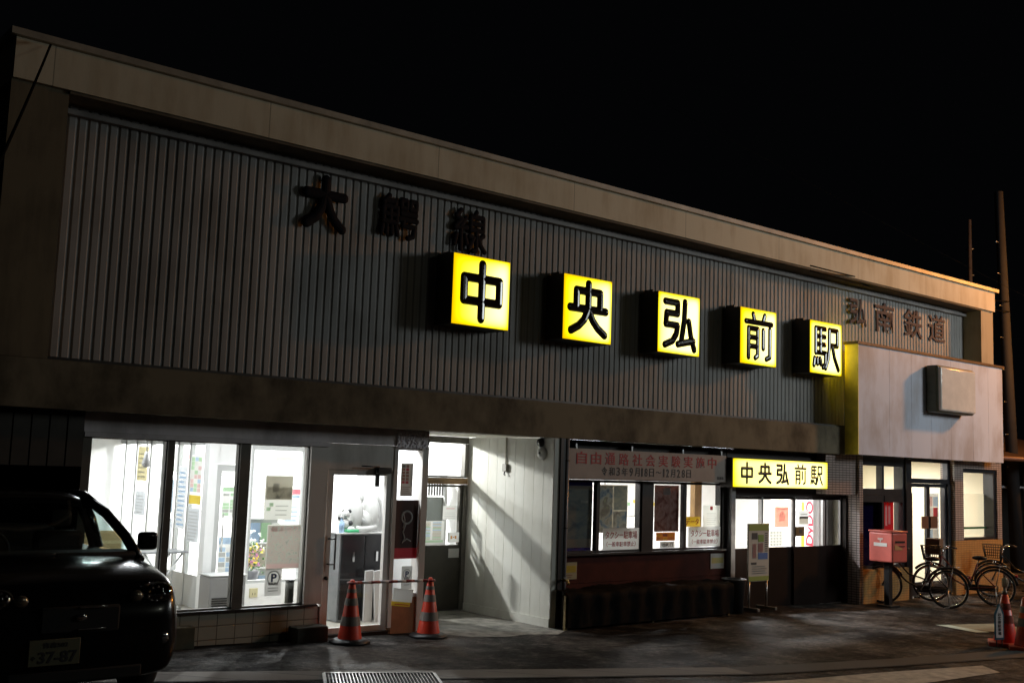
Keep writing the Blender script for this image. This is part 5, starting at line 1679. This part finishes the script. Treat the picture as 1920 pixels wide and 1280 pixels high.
# ------------------------------------------------------------------ bicycles
def bicycle(label, loc, rz, frame, basket=True, lean=0.0, carton=False, bright=True):
    t = thing('bicycle', label, 'bicycle', loc, rz, 'bicycles parked by the shop')
    t.rotation_euler = (lean, 0, rz)
    R = .33
    fx, rx = .54, -.54
    for nm, x in (('front_wheel', fx), ('rear_wheel', rx)):
        w = MB().torus((x, 0, R), R - .017, .017, 'y', 40, 8).build(nm, RUBBER, t, True)
        MB().torus((x, 0, R), R - .04, .011, 'y', 40, 6, sx=1.3).build('rim', CHROME if bright else STEEL, w, True)
        mb = MB()
        for k in range(28):
            a = 2 * PI * k / 28
            s = .03 if k % 2 else -.03
            mb.tube([(x + .015 * math.cos(a + .8), s, R + .015 * math.sin(a + .8)), (x + (R - .045) * math.cos(a), 0, R + (R - .045) * math.sin(a))], .0018, 4, None, False)
        mb.build('spokes', STEEL, w, True)
        MB().tube([(x, -.05, R), (x, .05, R)], .022, 10).build('hub', STEEL, w, True)
        mb = MB()
        ang = [math.radians(d) for d in (range(20, 171, 10) if nm == 'rear_wheel' else range(40, 151, 10))]
        mb.tube([(x + (R + .03) * math.cos(a), 0, R + (R + .03) * math.sin(a)) for a in ang], .024, 8, None, True, (.35, 1))
        mb.build('mudguard', DARKMETAL, t, True)
    bb = (-.1, 0, .29)
    st = (-.24, 0, .72)
    hd0, hd1 = (.40, 0, .66), (.36, 0, .82)
    mb = MB()
    mb.tube([hd0, (.15, 0, .42), bb], .017)
    mb.tube([hd1, (.12, 0, .55), (-.16, 0, .47)], .014)
    mb.tube([bb, st], .015)
    mb.tube([(rx, .05, R), (-.12, .04, .29)], .010)
    mb.tube([(rx, -.05, R), (-.12, -.04, .29)], .010)
    mb.tube([(rx, .05, R), (-.22, .02, .66)], .009)
    mb.tube([(rx, -.05, R), (-.22, -.02, .66)], .009)
    mb.tube([hd0, hd1], .021)
    mb.build('frame', frame, t, True)
    mb = MB()
    mb.tube([(.41, .045, .64), (fx, .05, R)], .011)
    mb.tube([(.41, -.045, .64), (fx, -.05, R)], .011)
    mb.tube([(.41, -.05, .65), (.41, .05, .65)], .014)
    mb.build('fork', frame, t, True)
    mb = MB()
    mb.tube([(.36, 0, .82), (.335, 0, .95)], .013)
    mb.tube([(.12, .28, .98), (.24, .26, 1.0), (.33, .1, .96), (.335, 0, .95), (.33, -.1, .96), (.24, -.26, 1.0), (.12, -.28, .98)], .011)
    h = mb.build('handlebar', CHROME, t, True)
    for s in (1, -1):
        MB().tube([(.12, .28 * s, .98), (.22, .263 * s, .997)], .017).build('grip', BLACKPL, h, True)
    mb = MB()
    mb.tube([st, (-.27, 0, .80)], .012)
    mb.build('seat_post', CHROME, t, True)
    bm = bmesh.new()
    bmesh.ops.create_uvsphere(bm, u_segments=16, v_segments=8, radius=.13)
    for v in bm.verts:
        v.co.z *= .32
        v.co.y *= .35 + .45 * max(0, min(1, .5 - v.co.x / .26))
        v.co += Vector((-.28, 0, .83))
    MB().bm(bm, None, True).build('saddle', BLACKPL, t, True)
    mb = MB()
    for y in (-.07, -.025, .025, .07):
        mb.tube([(-.3, y, .70), (-.72, y, .71)], .005, 6)
    for x in (-.32, -.5, -.72):
        mb.tube([(x, -.07, .705), (x, .07, .705)], .005, 6)
    mb.tube([(rx, .06, R), (-.62, .07, .70)], .005, 6)
    mb.tube([(rx, -.06, R), (-.62, -.07, .70)], .005, 6)
    mb.build('carrier', STEEL, t, True)
    MB().bbox(-.58, -.02, -.065, -.04, .25, .36, .02).build('chain_case', BLACKPL, t, True)
    mb = MB()
    mb.tube([(-.1, -.09, .29), (-.02, -.09, .15)], .009)
    mb.tube([(-.1, .09, .29), (-.18, .09, .43)], .009)
    mb.tube([(-.1, -.09, .29), (-.1, .09, .29)], .012)
    c = mb.build('crank', STEEL, t, True)
    MB().box(-.07, .03, -.17, -.095, .14, .165).box(-.23, -.13, .095, .17, .42, .445).build_each('pedal', BLACKPL, c, True)
    mb = MB()
    mb.tube([(rx, .06, R), (rx - .02, .12, .02)], .009)
    mb.tube([(rx - .02, .12, .02), (rx + .06, .12, .01)], .009)
    mb.build('kickstand', STEEL, t, True)
    MB().ball((rx - .34, 0, .55), .025).build('rear_reflector', REDINK, t, True)
    MB().ball((.5, .06, .66), .035, sc=(1.2, 1, 1)).build('headlamp', CHROME, t, True)
    if basket:
        mb = MB()
        zb, zt = .74, 1.0
        for k in range(9):
            u = k / 8
            for s in (-1, 1):
                mb.tube([(.40 + .26 * u, s * .13, zb), (.37 + .34 * u, s * .17, zt)], .0035, 4)
            mb.tube([(.66, -.13 + .26 * u, zb), (.71, -.17 + .34 * u, zt)], .0035, 4)
            mb.tube([(.40, -.13 + .26 * u, zb), (.37, -.17 + .34 * u, zt)], .0035, 4)
            mb.tube([(.40 + .26 * u, -.13, zb), (.40 + .26 * u, .13, zb)], .0035, 4)
        for q in range(6):
            f = q / 5
            x0, x1, yy, z = .40 - .03 * f, .66 + .05 * f, .13 + .04 * f, zb + (zt - zb) * f
            mb.tube([(x0, -yy, z), (x1, -yy, z), (x1, yy, z), (x0, yy, z), (x0, -yy, z)], .004 if q < 5 else .007, 4)
        mb.build('basket', BLACKPL, t, True)
    return t


REDF = mat('dark_red_frame', (.13, .02, .015), .35, .2)
BLKF = mat('black_frame', (.015, .014, .016), .3, .2)
dx, dy = 17.72 - 17.55, -1.25 - (-.15)
bicycle('black bicycle nosed behind the post box with bright chrome rear wheel', (17.86, -.58, gz(17.8)), math.atan2(.98, -.45), BLKF, False, .10)
bicycle('dark red bicycle with black front basket parked by the shop door', (19.1, -.80, gz(19.1)), math.atan2(.98, -.42), REDF, True, .08)
bicycle('rightmost bicycle, half out of frame beyond the corner window', (21.0, -1.0, gz(21)), math.atan2(.98, -.38), BLKF, True, .08, bright=False)
o = thing('small_carton', 'brown carton in the bicycle basket before shop door', 'carton', (18.9, -.2, .9))
M_ = Matrix.Translation((19.12, -.25, gz(19) + .84)) @ Matrix.Rotation(.3, 4, 'Z')
MB().box(-.17, .17, -.12, .12, .0, .28, None, M_).build('carton', mat('dark_card', (.12, .09, .07), .8), o)
MB().box(-.172, .172, -.02, .02, .281, .284, None, M_).build('tape', mat('dark_tape', (.2, .15, .1), .4), o)

# ------------------------------------------------------------------ poles, wires, neighbour
t = thing('utility_pole', 'tall concrete utility pole beyond the right end of station', 'utility pole', (27.1, 2.0, 0))
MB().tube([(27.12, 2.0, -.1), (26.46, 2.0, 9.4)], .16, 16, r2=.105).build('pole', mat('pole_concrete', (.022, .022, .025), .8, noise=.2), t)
mb = MB()
for k in range(8):
    z = 2.5 + k * .8
    x = 27.12 - .66 * z / 9.5
    mb.tube([(x - .13, 2, z), (x - .28, 2, z)], .01, 6)
mb.build_each('step_bolt', STEEL, t)
t = thing('antenna_mast', 'thin pale mast rising behind the roof at right', 'mast', (30.8, 5, 0))
MB().tube([(30.8, 5.0, -.1), (30.8, 5.0, 9.9)], .09, 10, r2=.05).build('mast', mat('mast_paint', (.09, .085, .10), .6, noise=.2), t)
mb = MB()
for z in (8.2, 9.0):
    mb.tube([(30.8, 4.88, z), (30.8, 5.12, z)], .02)
mb.build_each('clamp', STEEL, t)


def wire(name, a, b, sag, r, label):
    pts = []
    for k in range(25):
        u = k / 24
        p = Vector(a).lerp(Vector(b), u)
        p.z -= sag * 4 * u * (1 - u)
        pts.append(p)
    o = MB().tube(pts, r, 6).build(name, mat('cable', (.004, .004, .004), .9, spec=.05))
    return tag(o, label, 'cable', 'overhead cables')


wire('overhead_cable', (2.95, -.13, 6.0), (1.2, -5.0, 2.9), .05, .012, 'dark drop cable crossing the left end of facade')
wire('overhead_cable', (15.0, -0.4, 5.55), (26.6, 1.85, 6.6), .1, .012, 'upper dark cable across the orange lit fascia')
wire('overhead_cable', (15.0, -0.4, 5.47), (26.65, 1.85, 6.35), .1, .012, 'lower dark cable across the orange lit fascia')
wire('overhead_cable', (9.7, -2, 6.6), (27.0, -2, 4.6),   .1, .0022, 'faint cable in the black sky above roof')

t = thing('neighbour_house', 'dark neighbouring house with orange lit eave at the right edge', 'house', (27, 4, 0))
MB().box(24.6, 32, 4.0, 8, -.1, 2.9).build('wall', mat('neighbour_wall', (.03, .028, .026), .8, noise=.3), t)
mb = MB()
mb.face([(24.2, 1.2, 2.68), (33, 1.2, 2.72), (33, 5.0, 3.5), (24.2, 5.0, 3.5)])
mb.face([(24.2, 1.2, 2.60), (33, 1.2, 2.64), (33, 5.0, 3.42), (24.2, 5.0, 3.42)])
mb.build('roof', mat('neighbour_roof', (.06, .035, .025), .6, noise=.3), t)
MB().tube([(24.2, 1.15, 2.66), (33, 1.15, 2.7)], .06).build('gutter_pipe', mat('copper_gutter', (.16, .08, .05), .5), t)
mb = MB()
for x in (25.0, 26.2):
    mb.box(x, x + .8, 3.97, 3.995, .9, 2.0)
mb.build('window', mat('dark_window', (.02, .02, .025), .1), t)
mb = MB().tube([(22.5, 2.2, 2.0), (33, 2.2, 2.0)], .03)
mb.build('rail', mat('pale_rail', (.5, .48, .5), .5), t)
for x in (24.0, 28.0):
    MB().tube([(x, 2.2, -.1), (x, 2.2, 2.7)], .05).build('post', mat('neighbour_post', (.04, .03, .025), .7), t)

# step block by the store pier
o = MB().bbox(6.10, 6.50, .06, .27, gz(6.3) - .02, gz(6.3) + .17, .015).build('step_block', mat('dark_concrete', (.07, .065, .05), .85, noise=.4))
tag(centre(o), 'dark concrete block at the foot of the store pier', 'concrete block')
o = MB().bbox(4.3, 4.95, .14, .27, gz(4.7) - .02, gz(4.7) + .22, .012).build('step_block', mat('olive_block', (.09, .085, .055), .85, noise=.4))
tag(centre(o), 'low olive block along the tiled wall behind the car', 'concrete block')
o = thing('flue_pipe', 'grey flue elbow standing at the right corner of third store window', 'pipe', (6.2, .45, .46))
MB().tube([(6.2, .47, .46), (6.2, .47, .72)], .05, 12).build('pipe', mat('dull_grey_pipe', (.2, .2, .18), .5), o)
MB().torus((6.2, .47, .72), .05, .01, 'z', 16, 6).build('collar', STEEL, o)
t = thing('socket_outlet', 'beige socket outlet on the low white wall in third window', 'outlet', (6.0, 2.7, .3))
MB().bbox(6.83, 6.95, 2.70, 2.718, .24, .36, .005).build('plate', mat('beige_plate', (.55, .5, .3), .5), t)
MB().box(6.87, 6.875, 2.695, 2.699, .27, .30).box(6.905, 6.91, 2.695, 2.699, .27, .30).build_each('slot', INK, t)

# ------------------------------------------------------------------ the parked car (nose towards the road)
CARB = mat('black_car_paint', (.0025, .0025, .003), .22, spec=.35, coat=.2)
CARI = mat('car_interior', (.012, .012, .013), .8)
t = thing('parked_car', 'black compact car parked nose out at the left edge', 'car', (2.9, -2.3, .14), 0)
# local: x right (picture), y towards the rear, z up
st = [(-.07, .62, .28, .66, .68), (-.04, .76, .24, .76, .79), (.04, .82, .21, .90, .94), (.14, .84, .20, .96, 1.0), (.32, .845, .19, 1.01, 1.05), (.6, .84, .18, 1.05, 1.09), (.9, .825, .18, 1.08, 1.11),
      (1.6, .825, .18, 1.09, 1.10), (2.6, .82, .18, 1.10, 1.10), (3.05, .79, .22, 1.08, 1.08), (3.2, .70, .30, 1.0, 1.0)]


def section(y, hw, zb, zbelt, ztop):
    h = zbelt - zb
    half = [(0, zb), (hw * .82, zb), (hw * .95, zb + h * .10), (hw * .995, zb + h * .3), (hw, zb + h * .5), (hw * .985, zb + h * .75), (hw * .94, zbelt - .03), (hw * .86, zbelt + (ztop - zbelt) * .35), (hw * .5, zbelt + (ztop - zbelt) * .85), (0, ztop)]
    pts = [(x, y, z) for x, z in half] + [(-x, y, z) for x, z in reversed(half[1:-1])]
    return pts


mb = MB()
secs = [section(*s) for s in st]
n = len(secs[0])
i0 = 0
for s in secs:
    mb.v += s
for a in range(len(secs) - 1):
    for j in range(n):
        mb.f.append((a * n + j, a * n + (j + 1) % n, (a + 1) * n + (j + 1) % n, (a + 1) * n + j))
        mb.mi.append(0)
        mb.sm.append(True)
mb.f.append(tuple(range(n)))
mb.f.append(tuple((len(secs) - 1) * n + j for j in reversed(range(n))))
mb.mi += [0, 0]
mb.sm += [True, True]
body = mb.build('body', CARB, t, True)
sm = body.modifiers.new('subdivision', 'SUBSURF')
sm.levels = sm.render_levels = 2
# cabin
bl = lambda s: (s * .74, .92, 1.07)
# roof
mb = MB()
rf = [(1.42, .50, 1.52), (1.6, .555, 1.575), (2.0, .58, 1.60), (2.5, .58, 1.60), (2.9, .55, 1.57), (3.02, .50, 1.52)]
for (ya, wa, za), (yb, wb, zb_) in zip(rf[:-1], rf[1:]):
    for k in range(8):
        u0, u1 = -1 + k / 4, -1 + (k + 1) / 4
        c = lambda u, w_, z: (u * w_, z - .05 * abs(u) ** 3)
        mb.face([(c(u0, wa, za)[0], ya, c(u0, wa, za)[1]), (c(u1, wa, za)[0], ya, c(u1, wa, za)[1]), (c(u1, wb, zb_)[0], yb, c(u1, wb, zb_)[1]), (c(u0, wb, zb_)[0], yb, c(u0, wb, zb_)[1])], None, True)
rfo = mb.build('roof', CARB, t, True, True)
so = rfo.modifiers.new('thickness', 'SOLIDIFY')
so.thickness = .04
for s in (1, -1):
    mb = MB()
    mb.tube([(s * .76, .80, 1.04), (s * .70, 1.02, 1.24), (s * .60, 1.25, 1.42), (s * .53, 1.46, 1.51)], .045, 10)
    mb.tube([(s * .53, 1.42, 1.505), (s * .575, 1.8, 1.555), (s * .575, 2.5, 1.555), (s * .52, 3.0, 1.50)], .045, 10)
    mb.build('front_pillar', CARB, t, True)
    mb = MB()
    mb.tube([(s * .775, 1.92, 1.06), (s * .70, 1.95, 1.32), (s * .585, 1.97, 1.56)], .06, 8, None, True, (.7, 1.1))
    mb.tube([(s * .765, 2.82, 1.06), (s * .68, 2.86, 1.35), (s * .55, 2.92, 1.53)], .09, 8, None, True, (.6, 1.1))
    mb.build_each('rear_pillar', CARB, t, True)
    MB().face([(s * .765, .95, 1.085), (s * .77, 2.85, 1.085), (s * .57, 2.9, 1.53), (s * .56, 1.5, 1.52), (s * .66, 1.18, 1.34)]).build('side_glass', CARGL, t, True)
mb = MB()
for k in range(8):
    u0, u1 = -1 + k / 4, -1 + (k + 1) / 4
    f = lambda u, w_, y, z: (u * w_, y + .12 * u * u, z - .015 * u * u)
    for q in range(4):
        a, b = q / 4, (q + 1) / 4
        g_ = lambda u, v: f(u, .75 + (.53 - .75) * v, .74 + (1.36 - .74) * v + .06 * math.sin(v * PI), 1.085 + (1.53 - 1.085) * v)
        mb.face([g_(u0, a), g_(u1, a), g_(u1, b), g_(u0, b)], None, True)
mb.build('windscreen', CARGL, t, True, True)
MB().face([(-.6, 3.08, 1.1), (.6, 3.08, 1.1), (.48, 3.0, 1.5), (-.48, 3.0, 1.5)]).build('rear_glass', glass('dark_rear_glass', (.05, .05, .05), .06), t, True)
mb = MB()
for s in (1, -1):
    mb.bbox(s * .38 - .22, s * .38 + .22, 1.75, 1.88, .9, 1.24, .05)
    mb.bbox(s * .38 - .11, s * .38 + .11, 1.78, 1.88, 1.27, 1.42, .04)
mb.bbox(-.62, .62, 2.65, 2.8, .9, 1.25, .05)
mb.build_each('seat', CARI, t, True)
MB().bbox(-.74, .74, .8, 1.15, 1.02, 1.12, .03).build('dashboard', CARI, t, True)
mb = MB().torus((-.36, 1.25, 1.1), .17, .014, 'y')
mb.build('steering_wheel', CARI, t, True)
mb = MB().tube([(-.5, .80, 1.105), (.02, .79, 1.11), (.05, .80, 1.115)], .008).tube([(.0, .80, 1.108), (.6, .90, 1.11)], .008)
mb.build('wiper', BLACKPL, t, True)
for s in (1, -1):
    m_ = MB().bbox(s * .83 - .0, s * .83 + s * .17 if s > 0 else s * .83, 1.0, 1.1, 1.11, 1.27, .035, None, 3) if s > 0 else MB().bbox(-1.0, -.83, 1.0, 1.1, 1.11, 1.27, .035, None, 3)
    m_.tube([(s * .76, 1.05, 1.10), (s * .88, 1.05, 1.14)], .02)
    m_.build('door_mirror', CARB, t, True)
# lamps
LENS = glass('lamp_glass', (.9, .9, .9), .12, .03)
for s in (1, -1):
    h = MB().ball((s * .61, .03, .86), .125, None, 20, (1.25, .75, .72)).build('headlight', LENS, t, True)
    mb = MB()
    mb.lathe([(.075, .02), (.06, .06), (.03, .085), (0, .09)], (s * .585, -.03, .86), 20, axis='y')
    for q in range(9):
        a_ = q * .7
        mb.ball((s * .585 + .06 * math.cos(a_), -.05 + .004 * q, .86 + .055 * math.sin(a_)), .009, None, 8)
    mb.build('reflector', CHROME, h, True)
    MB().ball((s * .735, .05, .87), .028, None, 10, (.7, 1, 1.3)).build('indicator', mat('amber_lens', (.6, .15, .01), .2), h, True)
    MB().ball((s * .43, -.03, .85), .05, None, 10, (1.1, .5, .9)).build('side_reflector', mat('smoked_chrome', (.3, .26, .2), .2, .8), h, True)
    fl = MB().lathe([(0, -.01), (.045, -.01), (.06, .02), (.06, .05)], (s * .66, -.045, .52), 18, axis='y').build('fog_light', mat('fog_glass', (.35, .37, .4), .08, .9), t, True)
mb = MB()
mb.bbox(-.30, .30, -.075, -.03, .60, .80, .02)
mb.build('grille', DARK, t, True)
MB().bbox(-.02, .19, -.09, -.076, .785, .80, .004).bbox(-.02, .19, -.092, -.076, .625, .638, .004).build_each('grille_bar', CHROME, t, True)
MB().ball((.0, -.085, .72), .035, None, 14, (1.2, .3, .8)).build('badge', CHROME, t, True)
MB().bbox(-.5, .5, -.07, .0, .24, .34, .02).build('lower_grille', DARK, t, True)
pl = MB().bbox(-.37, .0, -.105, -.09, .385, .575, .004).build('number_plate', mat('plate_white', (.13, .12, .07), .5), t, True)
mb = MB()
put_text(mb, '37-87', -.30, -.02, .405, .49, -.105, INK, .02, .003)
put_text(mb, '青森502', -.27, -.09, .515, .555, -.105, INK, .01, .003)
put_text(mb, 'や', -.35, -.32, .43, .46, -.105, INK, .01, .003)
mb.build('lettering', INK, pl, True)
for s in (1, -1):
    for y in (.58, 2.66):
        w = MB().lathe([(.17, -.10), (.265, -.095), (.29, -.06), (.29, .06), (.265, .095), (.17, .1)], (s * .70, y, .285), 28, axis='x').build('wheel', RUBBER, t, True)
        MB().lathe([(0, -.08 if s < 0 else .08), (.17, -.095 if s < 0 else .095)], (s * .70, y, .285), 20, axis='x').build('rim', STEEL, w, True)
